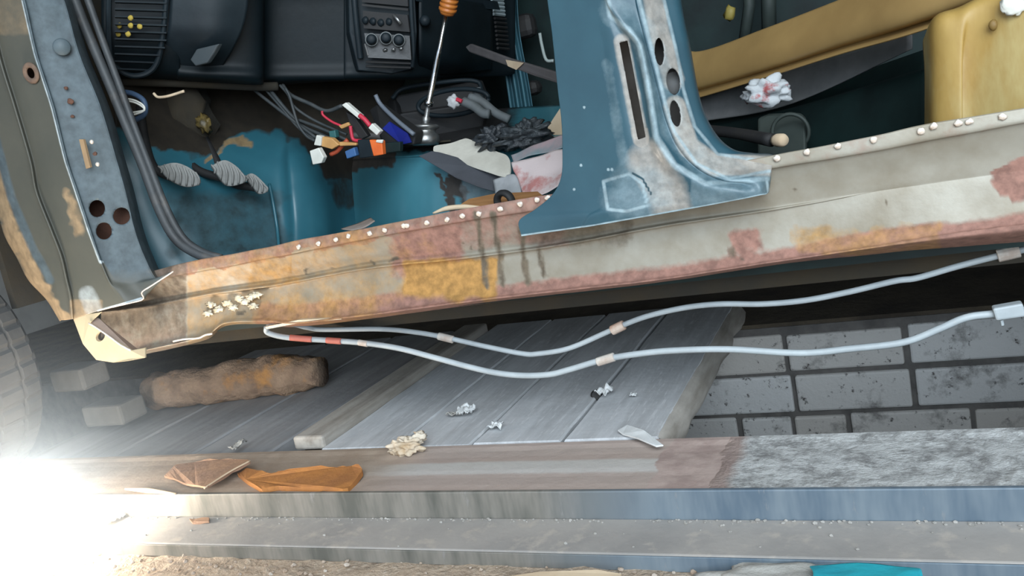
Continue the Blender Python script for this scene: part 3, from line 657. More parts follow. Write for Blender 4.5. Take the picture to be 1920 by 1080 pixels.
# --- dashboard
def drow(y, dy=0): 
    return [(190, y, 1.50-dy), (325, y+4, 1.60-dy), (345, y+4, 1.63), (480, y+10, 1.74), (505, y+10, 1.83), (640, y+8, 1.93), (655, y+6, 1.93), (780, y+4, 2.02), (930, y, 2.42), (965, y-4, 2.50)]
DASH = obj('dashboard', loft([[(x, -190, Y+.32) for x, y, Y in drow(-120)], [(x, -150, Y+.05) for x, y, Y in drow(-110)], drow(-70, .0), drow(0, 0), drow(60, .01), drow(110, .0), drow(140, -.03), [(190,150,1.62),(325,156,1.72),(345,157,1.74),(480,163,1.86),(505,160,1.93),(640,150,2.02),(655,150,2.02),(780,148,2.1),(930,140,2.46),(965,130,2.54)]], 60, 120)[0], m_dash, CAR, smooth=True, solid=.004, label='dark blue-black plastic dashboard')
obj('dash_rail', tube([W(*p) for p in ((225,152,1.58),(330,155,1.66),(480,162,1.80),(520,162,1.84))], .011, 10, 24), m_shadowp, DASH, smooth=True)
obj('knee_panel', loft([[(320,-60,1.585),(400,-60,1.63),(470,-60,1.69)],[(318,20,1.575),(400,25,1.62),(462,25,1.68)],[(312,70,1.575),(390,80,1.62),(440,85,1.67)],[(285,145,1.60),(350,150,1.66),(400,150,1.70)]], 30, 24)[0], m_dash2, DASH, smooth=True, solid=.004)
obj('latch', plate([(356,112),(368,92),(410,82),(400,100),(388,118),(366,124)], 1.60, .015), mat('latch_plastic', (.055, .068, .075), rough=.6), DASH, bevel=.003)
vent = obj('air_vent', join(tube([W(*p) for p in ((205,-60,1.49),(204,60,1.485),(212,118,1.495),(250,142,1.53),(290,125,1.56),(306,60,1.565),(316,-60,1.565))], .006, 8, 50),
        *[prism([W(215, y, 1.487), W(312-max(0, y-80)*.6, y+3, 1.56), W(312-max(0, y-80)*.6, y+6, 1.56), W(215, y+3, 1.487)], (-.01, .012, 0)) for y in range(-55, 135, 14)]), m_dash2, DASH)
obj('foam_filling', join(*[blob(W(x, y, 1.506), .007, .004, .006, i, .12, 2, 2) for i, (x, y) in enumerate(((224,48),(245,48),(245,34),(222,64),(240,64),(262,50)))]), mat('yellow_foam', (.45, .33, .06), rough=.9), vent, smooth=True)
con = obj('centre_console', join(prism([W(x, y, q) for x, y, q in ((652,-60,1.90),(775,-60,1.96),(782,60,1.97),(778,128,1.98),(735,138,1.95),(672,132,1.91),(655,60,1.90))], (-.05, .05, 0)),
       tube([W(*p) for p in ((768,-60,1.95),(771,20,1.95),(775,90,1.955),(772,126,1.96))], .006, 8, 20), tube([W(*p) for p in ((660,-60,1.89),(667,30,1.89),(676,110,1.90))], .008, 8, 20)), m_dash2, DASH, bevel=.004, label='centre console stack')
def panel(q, Ya, Yb, t=.006):
    (x0, y0), (x1, y1), (x2, y2), (x3, y3) = q
    return prism([W(x0, y0, Ya), W(x1, y1, Yb), W(x2, y2, Yb), W(x3, y3, Ya)], (0, t, 0))
obj('console_vent', join(panel(((678,-20),(764,-12),(765,12),(679,4)), 1.888, 1.94), panel(((678,7),(765,16),(765,20),(679,11)), 1.880, 1.932)), m_black, DASH)
rad = obj('switch_panel', panel(((680,20),(764,28),(768,60),(682,53)), 1.886, 1.938), m_black, DASH, label='switch panel')
for i, (x, y) in enumerate(((685,38),(699,40),(714,43),(729,41))): obj('switch', blob(W(x, y, 1.884+i*.01), .009, .006, .009, i, .1, 2, 2), m_dash2, rad, smooth=True)
obj('switch', tube([W(738, 28, 1.91), W(745, 36, 1.91), W(752, 45, 1.912)], .0045, 8), m_steel, rad, smooth=True, label='silver slider')
ht = obj('heater_panel', panel(((683,62),(768,67),(771,112),(690,108)), 1.886, 1.938), mat('heater_panel_plastic', (.009, .0095, .010), rough=.4), DASH, label='heater control panel')
for i, (x, y) in enumerate(((697,75),(724,72),(748,76))):
    p = W(x, y, 1.882+i*.018); q = p+Vector((.012, -.022, 0)); obj('knob', lathe([(0, .0125), (.6, .0115), (.9, .011), (1, .007)], p, q, 20), m_dash2, ht, smooth=True)
    obj('knob_ring', ring(p+Vector((.002, -.004, 0)), q-p, .014, .0018, 24, 6), mat('grey_ring', (.12, .13, .13), rough=.3), ht, smooth=True)
for x, y in ((702,90),(722,94),(738,93),(752,91)): obj('switch', blob(W(x, y, 1.905), .006, .005, .004, x, .3, 2, 2), m_steel, ht, smooth=True)
obj('switch', tube([W(684, 82, 1.88), W(690, 104, 1.885)], .0025, 6), m_steel, ht, label='silver lever')
for y in (116, 124): obj('console_groove', tube([W(686, y, 1.885), W(770, y+3, 1.945)], .003, 6), m_black, con)
gb = obj('glovebox', loft([[(785,-10,2.0),(860,0,2.12),(922,10,2.32)],[(785,30,1.995),(860,40,2.11),(922,45,2.31)],[(785,100,2.0),(860,110,2.12),(922,105,2.33)],[(785,140,2.06),(860,138,2.18),(922,130,2.38)]], 24, 24)[0], m_dash, DASH, smooth=True, solid=.006)
obj('glovebox_shelf', prism([W(775,-14,1.98), W(925,2,2.30), W(930,18,2.32), W(780,2,1.98)], (0, .03, 0)), m_dash2, DASH)
p = W(797, 40, 1.995); obj('glovebox_lock', lathe([(0, .014), (.7, .013), (1, .009)], p, p+Vector((.01, -.02, 0)), 18), m_dash2, DASH, smooth=True)
ev = obj('end_vent', join(*[tube([W(922+y*.1, y, 2.36), W(943+y*.1, y+2, 2.44)], .005, 6) for y in range(-30, 30, 7)]), mat('pale_vent', (.35, .42, .44), rough=.4), DASH, label='pale slats of the end vent')
obj('end_vent', join(*[tube([W(924+y*.1, y, 2.36), W(945+y*.1, y+2, 2.44)], .004, 6) for y in range(34, 92, 8)]), m_black, DASH, label='dark slats of the end vent')

# --- gear lever
GL = obj('gear_lever', lathe([(0, .0045), (.40, .0048), (.42, .0062), (.5, .0066), (.94, .0072), (.95, .0105), (1, .0105)], W(838, 20, 1.86), W(803, 198, 1.875), 18), m_chrome, CAR, smooth=True, label='chrome gear lever')
obj('lever_grip', lathe([(0, .012), (.03, .017)]+[(.06+.1*i+d, r) for i in range(9) for d, r in ((0, .0205), (.05, .0205), (.07, .0175), (.09, .0175))]+[(1, .015)], W(853, -60, 1.84), W(838, 27, 1.86), 22), m_amber, GL, smooth=True, label='ribbed amber grip')
obj('lever_foot', lathe([(0, .005), (.55, .006), (.6, .010), (1, .010)], W(803, 196, 1.875), W(797, 236, 1.88), 14), m_steel, GL, smooth=True)
obj('lever_cup', lathe([(0, .010), (.08, .032), (.2, .034), (.28, .026), (.4, .024), (.55, .033), (.8, .034), (1, .031)], W(797, 232, 1.88), W(798, 272, 1.872), 26), m_steel, GL, smooth=True, label='dull steel ball cup')
obj('lever_plate', prism([W(748,272,1.90), W(845,262,1.90), W(842,268,1.98), W(748,279,1.98)], (0, 0, -.004)), m_shadowp, GL)
# --- pedals
def pedal(pts, Y0, Y1, arm, lab, ribs):
    xs = [p[0] for p in pts]; x0, x1 = min(xs), max(xs); f = lambda x: Y0+(Y1-Y0)*(x-x0)/(x1-x0)
    out = [(q.x, q.y) for q in cr(pts+[pts[0]], 40)][:-1]
    pd = obj('pedal', prism([W(x, y, f(x)) for x, y in out], (-.014, .012, 0)), m_pad, CAR, bevel=.003, label=lab)
    cx, cy = sum(p[0] for p in pts)/len(pts), sum(p[1] for p in pts)/len(pts)
    gs = []
    for i in range(ribs):
        t = (i+.5)/ribs; xx = x0+(x1-x0)*t
        col = [p[1] for p in out if abs(p[0]-xx) < (x1-x0)*.1]; 
        if len(col) < 2: continue
        ya, yb = min(col)+3, max(col)-3
        gs.append(tube([W(xx-5, ya, f(xx)-.001), W(xx+2, (ya+yb)/2, f(xx)-.003), W(xx+1, yb, f(xx)-.001)], .0024, 6, 8))
    if gs: obj('tread_ribs', join(*gs), m_pad, pd, smooth=True)
    obj('pedal_arm', tube([W(*p) for p in arm], .010, 8, 20), m_black, pd, smooth=True)
pedal([(296,312),(324,305),(345,309),(366,322),(377,339),(370,348),(345,350),(315,335)], 1.52, 1.55, ((262,200,1.60),(272,265,1.57),(290,315,1.545),(330,336,1.555)), 'grey rubber clutch pedal', 7)
pedal([(396,311),(421,300),(443,311),(458,328),(462,341),(428,349),(409,330)], 1.62, 1.65, ((320,210,1.70),(338,280,1.67),(370,318,1.65),(420,335,1.655)), 'grey rubber brake pedal', 6)
pedal([(458,332),(473,325),(490,337),(504,356),(487,364),(473,349)], 1.68, 1.70, ((372,230,1.76),(400,290,1.72),(430,340,1.70),(480,352,1.705)), 'small grey accelerator pedal', 5)
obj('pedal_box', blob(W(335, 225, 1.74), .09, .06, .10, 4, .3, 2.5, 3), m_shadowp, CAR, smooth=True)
obj('steering_joint', blob(W(383, 232, 1.70), .017, .015, .02, 2, .4, 3, 3), mat('brassy_joint', (.16, .11, .03), (.05, .04, .02), .5, scale=30), CAR, smooth=True)
obj('bonnet_wires', join(*[tube([W(*p) for p in ((228,184+d,1.49),(252,188+d,1.49),(268,197+d,1.49),(270,207,1.49),(255,214-d,1.49),(236,217-d,1.49))], .0022, 6, 24) for d in (0, 4)]), m_white, CAR, smooth=True, label='white wire loop')
obj('wire_sleeve', tube([W(*p) for p in ((225,172,1.52),(250,176,1.52),(270,190,1.52),(270,215,1.52),(240,230,1.52))], .006, 8, 20), mat('blue_sleeve', (.05, .09, .16)), CAR, smooth=True)
obj('loose_wire', tube([W(*p) for p in ((288,175,1.55),(296,182,1.55),(312,181,1.55),(330,176,1.56),(345,171,1.56))], .0032, 6, 20), m_card, CAR, smooth=True, label='pale wire under the dash')
# --- wiring harness
Yh = 1.80
HAR = obj('wiring_harness', join(*[tube([W(x, y, Yh+(d if not i else d*.6)) for i, (x, y) in enumerate(p)], r, 7, 24) for p, r, d in (
    ([(470,160),(482,173),(520,203),(555,230),(592,258)], .0042, .03), ([(500,160),(515,180),(545,215),(575,240),(640,266)], .0050, .05), ([(525,160),(540,177),(552,200),(590,226),(650,252)], .0034, .02),
    ([(530,160),(545,178),(580,194),(612,208),(642,198)], .0050, .04), ([(535,165),(543,180),(550,205),(560,235),(575,255),(590,264)], .0034, 0), ([(495,165),(530,205),(560,240),(590,262)], .0030, .03), ([(560,225),(600,240),(650,262)], .004, .02))]), m_cable, CAR, smooth=True, label='bundle of dark cables')
obj('red_wire', tube([W(x, y, 1.79) for x, y in ((604,208),(606,216),(622,228),(640,236))], .0030, 7, 16), m_red, HAR, smooth=True)
obj('red_wire', tube([W(x, y, 1.78) for x, y in ((657,236),(659,250),(663,262),(678,264))], .0042, 7, 16), m_red, HAR, smooth=True)
obj('red_wire', tube([W(x, y, 1.77) for x, y in ((674,216),(684,224),(694,236))], .0058, 7, 12), m_red, HAR, smooth=True)
obj('red_wire', tube([W(x, y, 1.79) for x, y in ((620,290),(632,284),(640,275),(652,262))], .0055, 7, 12), mat('red_orange_wire', (.40, .07, .03), rough=.5), HAR, smooth=True)
def conn(q, Y, m, t=.016): return obj('connector', plate(q, Y, t), m, HAR, bevel=.002)
conn([(640,197),(648,192),(677,217),(673,224)], 1.77, m_white)
conn([(690,240),(697,231),(713,246),(706,254)], 1.765, m_white)
conn([(588,272),(593,253),(603,256),(601,274)], 1.765, m_white)
conn([(601,274),(603,256),(622,259),(636,272),(622,280)], 1.77, m_tan)
conn([(636,266),(668,268),(668,273),(636,274)], 1.775, m_tan)
conn([(580,283),(597,277),(607,295),(602,306),(586,309)], 1.76, m_white)
conn([(692,262),(716,264),(718,290),(700,293)], 1.76, m_orange)
conn([(705,262),(718,262),(716,269),(704,267)], 1.757, m_white, .006)
conn([(670,262),(694,262),(700,294),(674,297)], 1.768, m_dash2)
conn([(646,284),(664,276),(668,292),(650,298)], 1.77, mat('blue_connector', (.05, .13, .30), rough=.5))
conn([(634,236),(652,229),(656,235),(640,242)], 1.785, m_tan)
conn([(616,246),(628,244),(630,258),(618,260)], 1.79, mat('green_connector', (.03, .12, .12), rough=.5))
conn([(648,210),(664,218),(690,255),(676,262),(655,232)], 1.79, m_black)
conn([(722,268),(750,266),(750,284),(720,288)], 1.775, m_dgreen)
# --- passenger-side tray with round cut
TR = obj('heater_housing', join(panel(((738,180),(900,150),(915,190),(748,215)), 2.12, 2.2, .02), panel(((748,213),(915,190),(900,258),(752,262)), 2.02, 2.1, .02), prism([W(738,180,2.12), W(752,262,2.02), W(735,262,2.05), W(726,190,2.15)], (0, .03, 0))), m_black, CAR, bevel=.005)
obj('housing_ring', tube([W(850+66*math.cos(a), 192+24*math.sin(a)-8*math.cos(a), 2.03) for a in [i*math.pi/16 for i in range(33)]], .006, 8), m_dash2, TR, smooth=True)
obj('housing_rim', tube([W(*p) for p in ((735,185,2.1),(760,165,2.12),(850,152,2.14),(890,152,2.16),(902,165,2.16),(908,220,2.1))], .006, 8, 40), m_dash2, TR, smooth=True)
HC = obj('heater_cable', join(tube([W(*p) for p in ((868,190,1.98),(890,200,1.98),(905,212,1.98),(918,214,1.98))], .012, 8, 16), tube([W(*p) for p in ((880,182,2.0),(905,192,2.0),(930,212,2.0),(955,224,2.0))], .011, 8, 16), tube([W(*p) for p in ((893,165,2.05),(897,180,2.05),(905,196,2.05))], .012, 8, 16)), mat('dusty_cable', (.13, .145, .15), (.09, .10, .10), .7), CAR, smooth=True, label='thick dusty grey cables')
obj('connector', blob(W(850, 191, 1.97), .015, .012, .016, 4, .2, 2, 3), mat('grey_white_plug', (.55, .55, .55)), HC, smooth=True, label='pale plug')
obj('red_wire', tube([W(856, 186, 1.965), W(866, 190, 1.965)], .005, 7), m_red, HC)
# --- rear crossmember and seat base
RC = obj('rear_crossmember', loft([[(1270,72,2.2),(1310,97,2.14),(1440,52,1.97),(1580,-2,1.82),(1700,-48,1.70),(1850,-105,1.60)],[(1270,110,2.16),(1310,132,2.10),(1440,90,1.93),(1580,44,1.78),(1700,4,1.66),(1850,-45,1.56)],[(1270,170,2.16),(1310,162,2.10),(1440,124,1.93),(1580,78,1.78),(1700,42,1.66),(1850,-10,1.56)],[(1270,175,2.2),(1310,170,2.13),(1440,132,1.96),(1580,88,1.81),(1700,52,1.70),(1850,2,1.6)],[(1270,190,2.16),(1310,183,2.10),(1440,144,1.93),(1580,100,1.78),(1700,66,1.66),(1850,16,1.56)]], 50, 60)[0], m_beam, CAR, smooth=True, solid=.003, label='ochre rear crossmember')
obj('crossmember_web', loft([[(1290,184,2.2),(1500,126,2.0),(1710,64,1.80)],[(1290,206,2.19),(1500,165,1.99),(1710,80,1.79)],[(1290,232,2.18),(1480,196,2.0),(1710,92,1.79)]], 16, 40)[0], m_greyplate, CAR, smooth=True, solid=.003, label='grey sheet below the ochre beam')
obj('heel_board', loft([[(1300,225,2.3),(1480,180,2.1),(1745,90,1.9)],[(1300,240,2.27),(1480,205,2.06),(1745,130,1.85)],[(1300,246,2.2),(1480,212,2.0),(1745,135,1.75)],[(1300,330,2.15),(1480,300,1.95),(1745,260,1.7)]], 30, 30)[0], m_dgreen, CAR, smooth=True, solid=.003, label='dark green heel board')
obj('seat_bracket', prism([W(x, y, q) for x, y, q in ((1420,222,1.90),(1440,214,1.90),(1500,213,1.86),(1512,225,1.86),(1512,300,1.80),(1420,310,1.84))], (0, .03, 0)), m_dgreen2, CAR, bevel=.006, label='dusty green seat bracket')
obj('bracket_ring', ring(W(1482, 248, 1.84), (.2, 1, .1), .036, .004, 30, 6), m_dgreen2, CAR, smooth=True)
YB = obj('rear_wheel_arch', loft([[(1738,70,1.60),(1762,30,1.55),(1800,14,1.54),(1850,-8,1.53),(2010,-60,1.50),(2500,-210,1.47)],[(1732,80,1.56),(1752,40,1.50),(1800,25,1.485),(1850,2,1.48),(2010,-50,1.45),(2500,-200,1.42)],[(1735,140,1.55),(1752,120,1.495),(1800,110,1.475),(1820,105,1.485),(2010,50,1.44),(2500,-60,1.41)],[(1735,260,1.55),(1752,250,1.49),(1800,245,1.47),(1820,242,1.48),(2010,200,1.435),(2500,105,1.41)]], 50, 60)[0], m_yellow, CAR, smooth=True, solid=.003, label='ochre wheel arch panel')
obj('dark_spot', blob(W(1862, 47, 1.462), .006, .004, .008, 1, .1, 2, 2), mat('brown_plug', (.20, .12, .03)), YB, smooth=True)
obj('bright_patch', blob(W(1905, 5, 1.452), .018, .004, .018, 2, .15, 2, 3), m_white, YB, smooth=True, label='white filler patch')
obj('far_window_frame', join(tube([W(1400,-60,2.6), W(1405,10,2.6), W(1395,80,2.6)], .016, 8), tube([W(1440,-60,2.6), W(1442,60,2.6)], .02, 8)), m_dgreen2, CAR, smooth=True)
obj('yellow_clip', blob(W(1368, 25, 2.5), .016, .012, .02, 3, .3, 2, 2), mat('dull_yellow', (.28, .22, .05)), CAR, smooth=True)
# --- fuel and brake pipes under the sill
up = [(500,613,1.40),(540,607,1.43),(575,614,1.46),(607,618,1.48),(713,617,1.50),(780,623,1.5),(837,633,1.5),(913,650,1.5),(980,663,1.5),(1010,663,1.5),(1067,653,1.5),(1133,625,1.5),(1160,613,1.5),(1213,593,1.5),(1283,577,1.5),(1350,570,1.5),(1430,570,1.5),(1510,563,1.5),(1593,547,1.5),(1677,527,1.5),(1720,521,1.5),(1793,500,1.5),(1862,482,1.5),(1912,470,1.5),(2150,415,1.5),(2450,350,1.5)]
lo = [(500,613,1.40),(503,624,1.405),(540,633,1.42),(613,638,1.45),(680,643,1.46),(747,653,1.46),(813,670,1.46),(880,688,1.46),(930,699,1.46),(980,704,1.46),(1030,702,1.46),(1067,693,1.46),(1133,674,1.46),(1200,663,1.46),(1267,657,1.46),(1367,655,1.46),(1500,662,1.46),(1593,654,1.46),(1693,642,1.46),(1760,617,1.46),(1810,596,1.46),(1858,589,1.46),(1920,582,1.46),(2150,530,1.46),(2450,470,1.46)]
def sleeve(p, q, r, m, par, nm, lab=None): return obj(nm, tube([W(*p), W(*q)], r, 10), m, par, bevel=.0015, label=lab)
PU = obj('brake_pipe', tube([W(*p) for p in up], .0052, 10, 190), m_pipe, CAR, smooth=True, label='upper pale grey pipe under the sill')
PL = obj('brake_pipe', tube([W(*p) for p in lo], .0058, 10, 190), m_pipe, CAR, smooth=True, label='lower pale grey pipe under the sill')
sleeve((822,630,1.5),(850,637,1.5), .0080, m_clip, PU, 'pipe_clip'); sleeve((1147,620,1.5),(1170,609,1.5), .0095, m_rustclip, PU, 'pipe_clip', 'rusty pipe clip')
sleeve((1870,480,1.5),(1912,470,1.5), .0105, m_clip, PU, 'pipe_union')
sleeve((1120,679,1.46),(1152,669,1.46), .0085, m_clip, PL, 'pipe_clip'); sleeve((672,642,1.46),(690,645,1.46), .0066, m_clip, PL, 'pipe_clip')
obj('pipe_union', plate([(1861,579),(1918,569),(1924,594),(1868,602)], 1.445, .022), m_pipe, PL, bevel=.003)
obj('pipe_union', tube([W(1878, 600, 1.455), W(1880, 610, 1.455)], .0022, 6), m_pipe, PL)
sleeve((543,633,1.4215),(585,636.5,1.4385), .0066, m_tape, PL, 'red_tape'); sleeve((612,638,1.4498),(640,640,1.454), .0068, m_tape, PL, 'red_tape')
# pipe tip: flattened lower flange end
obj('flange_tip', prism([W(497,613,1.365), W(560,600,1.365), W(640,596,1.366), W(640,599,1.366), W(560,606,1.365), W(500,617,1.365)], (0, .012, 0)), mat('pale_bare_edge', (.62, .55, .42), (.5, .42, .3), .4, metal=.3), sill)
# --- front wheel
def tyre():
    C_ = Vector((-2.165, 1.31, .325)); Ro, Wd = .290, .095; n = 120; V, Fc = [], []
    prof = [(-.70, .62), (-.98, .74), (-1.0, .86), (-.93, .95), (-.80, .985), (-.78, .985), (-.40, 1.0), (-.38, .965), (-.30, .965), (-.28, 1.0), (.28, 1.0), (.30, .965), (.38, .965), (.40, 1.0), (.78, .985), (.80, .985), (.93, .95), (1.0, .86), (.98, .74), (.70, .62)]
    for i in range(n*2):
        a = 2*math.pi*i/(n*2)
        for k, (yy, r) in enumerate(prof):
            an = a+.02*yy
            groove = (i//2 % 3 == 0) and r > .97
            rr = r-(.022 if groove and 4 <= k <= len(prof)-5 else 0)
            V.append(C_+Vector((math.cos(an)*Ro*rr, yy*Wd, math.sin(an)*Ro*rr)))
    m = len(prof)
    for i in range(n*2):
        j = (i+1) % (n*2)
        Fc += [(i*m+k, j*m+k, j*m+k+1, i*m+k+1) for k in range(m-1)]
    return V, Fc
wh = obj('wheel', lathe([(0, .178), (.1, .182), (.2, .165), (.3, .16), (.6, .16), (.8, .165), (.9, .182), (1, .178)], (-2.165, 1.245, .325), (-2.165, 1.375, .325), 40), m_rim, CAR, smooth=True, label='front wheel with dusty tyre')
obj('tyre', tyre(), m_tyre, wh, label='dusty treaded tyre')
rw = bpy.data.objects.new('wheel', wh.data); COL.objects.link(rw); rw.parent = CAR; rw.location = wh.location+Vector((2.95, 0, 0))  # unseen rear wheel, added for its shadow on the pit bricks
for ch in list(wh.children):
    c2 = ch.copy(); COL.objects.link(c2); c2.parent = rw
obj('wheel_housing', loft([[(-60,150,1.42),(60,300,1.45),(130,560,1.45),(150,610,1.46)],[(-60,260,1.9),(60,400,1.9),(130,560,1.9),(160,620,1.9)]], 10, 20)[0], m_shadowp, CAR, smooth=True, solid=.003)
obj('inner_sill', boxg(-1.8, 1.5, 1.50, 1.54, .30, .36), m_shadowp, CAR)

# ------------------------------------------------------------------ things lying in the car
def thing(name, geo, m, label, cat, **k): return obj(name, geo, m, label=label, cat=cat, **k)
out = [(q.x, q.y, q.z) for q in lin([(784,292,1.80),(812,282,1.82),(955,322,1.79),(938,362,1.765),(900,352,1.765),(855,334,1.77),(818,312,1.785),(784,292,1.80)], 40)][:-1]
thing('rubber_mat', prism([W(*p) for p in out], (0, .006, -.002)), m_mat, 'dark grey rubber mat hanging over the tunnel under the cream pad', 'mat', bevel=.002)
top = [(812,280),(816,273),(845,268),(866,261),(878,260),(905,272),(932,284),(950,291),(957,305),(954,322),(940,324),(917,317),(890,308),(864,298),(835,290),(815,284)]
Yp = lambda x, y: 1.772+(322-y)*.0013-(x-880)*.0002
pts = [(q.x, q.y) for q in cr(top+[top[0]], 70)][:-1]
thing('felt_pad', prism([W(x, y, Yp(x, y)) for x, y in pts], (.002, -.004, -.009)), m_felt, 'cream felt pad lying on the dark rubber mat', 'pad', bevel=.003)
def sheet(rows, nr, nc, jit, fr=22): return loft(rows, nr, nc, jit=jit, fr=fr)[0]
thing('wrapper', sheet([[(958,304,1.75),(985,298,1.745),(1020,288,1.74),(1060,278,1.74)],[(972,340,1.72),(1000,335,1.71),(1030,325,1.71),(1062,318,1.71)],[(980,372,1.68),(1005,368,1.67),(1030,360,1.67),(1060,345,1.67)]], 24, 30, .010), m_bagpink, 'pink and white crumpled wrapper behind the pillar foot', 'wrapper', smooth=True, solid=.0008)
thing('plastic_scrap', sheet([[(958,290,1.79),(1010,268,1.80),(1062,252,1.80)],[(962,303,1.77),(1010,288,1.77),(1062,276,1.77)]], 14, 24, .006), mat('pale_pink_plastic', (.48, .36, .37), (.20, .30, .32), .5), 'dull pink plastic strip above the crumpled wrapper', 'scrap', smooth=True, solid=.0008)
thing('plastic_scrap', sheet([[(925,338,1.76),(958,326,1.75),(975,330,1.74)],[(930,372,1.73),(960,362,1.72),(978,368,1.71)]], 12, 16, .006), mat('grey_film', (.45, .46, .47), (.30, .31, .32), .4), 'greyish plastic film left of the crumpled wrapper', 'scrap', smooth=True, solid=.0008)
thing('plastic_bag', join(blob(W(975, 258, 1.82), .055, .035, .022, 7, .5, 3, 4), blob(W(925, 260, 1.83), .035, .03, .022, 9, .5, 3, 4), blob(W(990, 244, 1.83), .03, .03, .022, 3, .5, 3, 4)), m_bagblack, 'shiny dark crumpled plastic bag on the tunnel', 'bag', smooth=True)
thing('tape_ring', ring(W(946, 378, 1.475), (.25, 1, .1), .0165, .0062, 36, 10, 1.4), m_black, 'black ring standing behind the weld flange', 'ring', smooth=True)
thing('board', prism([W(x, y, q) for x, y, q in ((862,392,1.52),(880,380,1.56),(930,370,1.60),(1010,366,1.56),(1030,382,1.48),(900,398,1.47))], (0, 0, .008)), m_wood, 'orange-brown board lying behind the sill near the black ring', 'board', bevel=.002)
thing('sliver', tube([W(*p) for p in ((812,400,1.45),(838,391,1.455),(870,388,1.455),(905,389,1.45))], [.002, .005, .005, .002], 8, 20), m_card, 'thin pale orange sliver lying on the sill flange', 'sliver', smooth=True)
thing('metal_flake', sheet([[(640,430,1.44),(668,420,1.46),(696,408,1.47)],[(660,433,1.43),(682,428,1.43),(704,414,1.44)]], 8, 14, .004), mat('greybrown_flake', (.22, .17, .14), (.30, .25, .22), .8), 'grey-brown curled flake on the sill flange', 'flake', smooth=True, solid=.002)
thing('cardboard_piece', prism([W(x, y, 1.95) for x, y in ((1022,246),(1052,200),(1070,206),(1070,252),(1040,253))], (0, .02, 0)), m_card, 'tan cardboard wedge beside the pillar', 'cardboard')
BB = thing('storage_box', prism([W(x, y, q) for x, y, q in ((692,206,1.86),(706,196,1.84),(780,248,1.80),(776,272,1.80),(716,270,1.82))], (0, .04, 0)), m_black, 'black box with blue face leaning by the gear lever', 'box', bevel=.004)
obj('blue_face', plate([(717,241,1.820),(730,228,1.820),(764,250,1.797),(771,267,1.795),(753,271,1.802)], 1.85, .004), m_blue, BB, label='blue face')
obj('rail', tube([W(704,178,1.83), W(714,196,1.83), W(740,222,1.81), W(776,252,1.79)], .0052, 8, 16), mat('grey_rail', (.13, .15, .18), rough=.5), BB, smooth=True, label='grey rail')
ST = thing('flat_bar', prism([W(x, y, q) for x, y, q in ((872,88,2.05),(882,82,2.04),(955,109,1.86),(1070,143,1.62),(1070,164,1.62),(1000,142,1.74),(944,121,1.88),(880,98,2.04))], (0, .016, 0)), mat('grey_bar', (.115, .105, .105), (.08, .075, .075), .7), 'grey flat bar with pale bare patch reaching behind the pillar', 'bar', bevel=.003)
obj('bare_patch', prism([W(x, y, q) for x, y, q in ((948,112,1.862),(982,118,1.79),(968,131,1.815),(952,124,1.85))], (0, .004, 0)), m_card, ST, label='pale bare patch')
thing('crumpled_paper', join(blob(W(1440, 172, 1.885), .040, .025, .026, 4, .32, 2.2, 4), blob(W(1412, 180, 1.90), .022, .02, .014, 8, .3, 2.2, 3)), m_paperred, 'crumpled white paper with red print on the grey sheet', 'paper', smooth=True, solid=.0008)
RD = thing('rod', tube([W(1318,243,1.86), W(1380,250,1.80), W(1448,263,1.74)], [.011, .011, .013], 12, 12), m_black, 'black rod with a round tan end by the seat bracket', 'rod', smooth=True)
obj('rod_end', lathe([(0, .010), (.3, .0125), (.8, .0125), (1, .009)], W(1452, 263, 1.735), W(1472, 263, 1.715), 18), m_card, RD, smooth=True, label='round tan end')
# ------------------------------------------------------------------ debris on the planks, the curb and the rail
def scrap(nm, x, y, z, sx_, sy_, sz_, sd, m, label, cat, amp=.7): 
    p = WZ(x, y, z); return thing(nm, crumple(p, sx_, sy_, sz_, sd, 12, 10, amp), m, label, cat, smooth=True, solid=.001)
scrap('paper_scrap', 875, 775, .073, .016, .022, .020, 1, m_paper, 'white petal-like paper scrap on the plank near the curb', 'paper scrap')
scrap('paper_scrap', 851, 779, .073, .018, .008, .010, 2, m_conc, 'small grey scrap left of the white petal', 'paper scrap')
scrap('paper_scrap', 931, 803, .073, .014, .012, .014, 3, m_paper, 'tiny twisted white scrap on the plank seam', 'paper scrap')
scrap('paper_scrap', 1134, 740, .075, .016, .018, .020, 4, m_paper, 'white folded scrap on the seam beside a dark hole', 'paper scrap')
scrap('paper_scrap', 1188, 742, .075, .007, .006, .006, 5, m_paper, 'tiny white crumb near the right plank edge', 'paper scrap')
thing('paint_strip', prism([WZ(*p) for p in ((1158,806,.080),(1176,796,.078),(1207,806,.084),(1244,834,.078),(1230,836,.078),(1195,820,.082),(1168,814,.076))], (0, 0, -.003)), m_paper, 'long curled white strip on the plank by the pit corner', 'strip', bevel=.001)
thing('dark_hole', lathe([(0, .011), (.5, .012), (1, .009)], WZ(1118, 741, .0695), WZ(1118, 741, .0735), 14), m_black, 'dark hole on the plank seam, built as a black disc', 'washer')  # black disc standing in for a dark hole
thing('foam_lump', join(blob(WZ(762, 836, .083), .028, .018, .016, 2, .5, 2.5, 4), blob(WZ(786, 819, .092), .014, .012, .010, 5, .4, 2.5, 3), blob(WZ(740, 838, .080), .012, .012, .012, 6, .4, 2.5, 3)), m_foam, 'cream foam lump on the curb edge', 'foam lump', smooth=True)
scrap('paper_scrap', 447, 838, .075, .012, .022, .014, 7, m_conc, 'grey scrap on the curb edge above the orange rust plate', 'paper scrap')
def flat(pts, th, m, label, nm, cat, jit=.003, par=None):
    o = [(q.x, q.y, q.z) for q in lin([*pts, pts[0]], 60)][:-1]
    P = [WZ(*p)+Vector((0, 0, jit*mnoise.noise(Vector((p[0]*.05, p[1]*.05, 1))))) for p in o]
    return thing(nm, prism(P, (0, 0, -th)), m, label, cat)
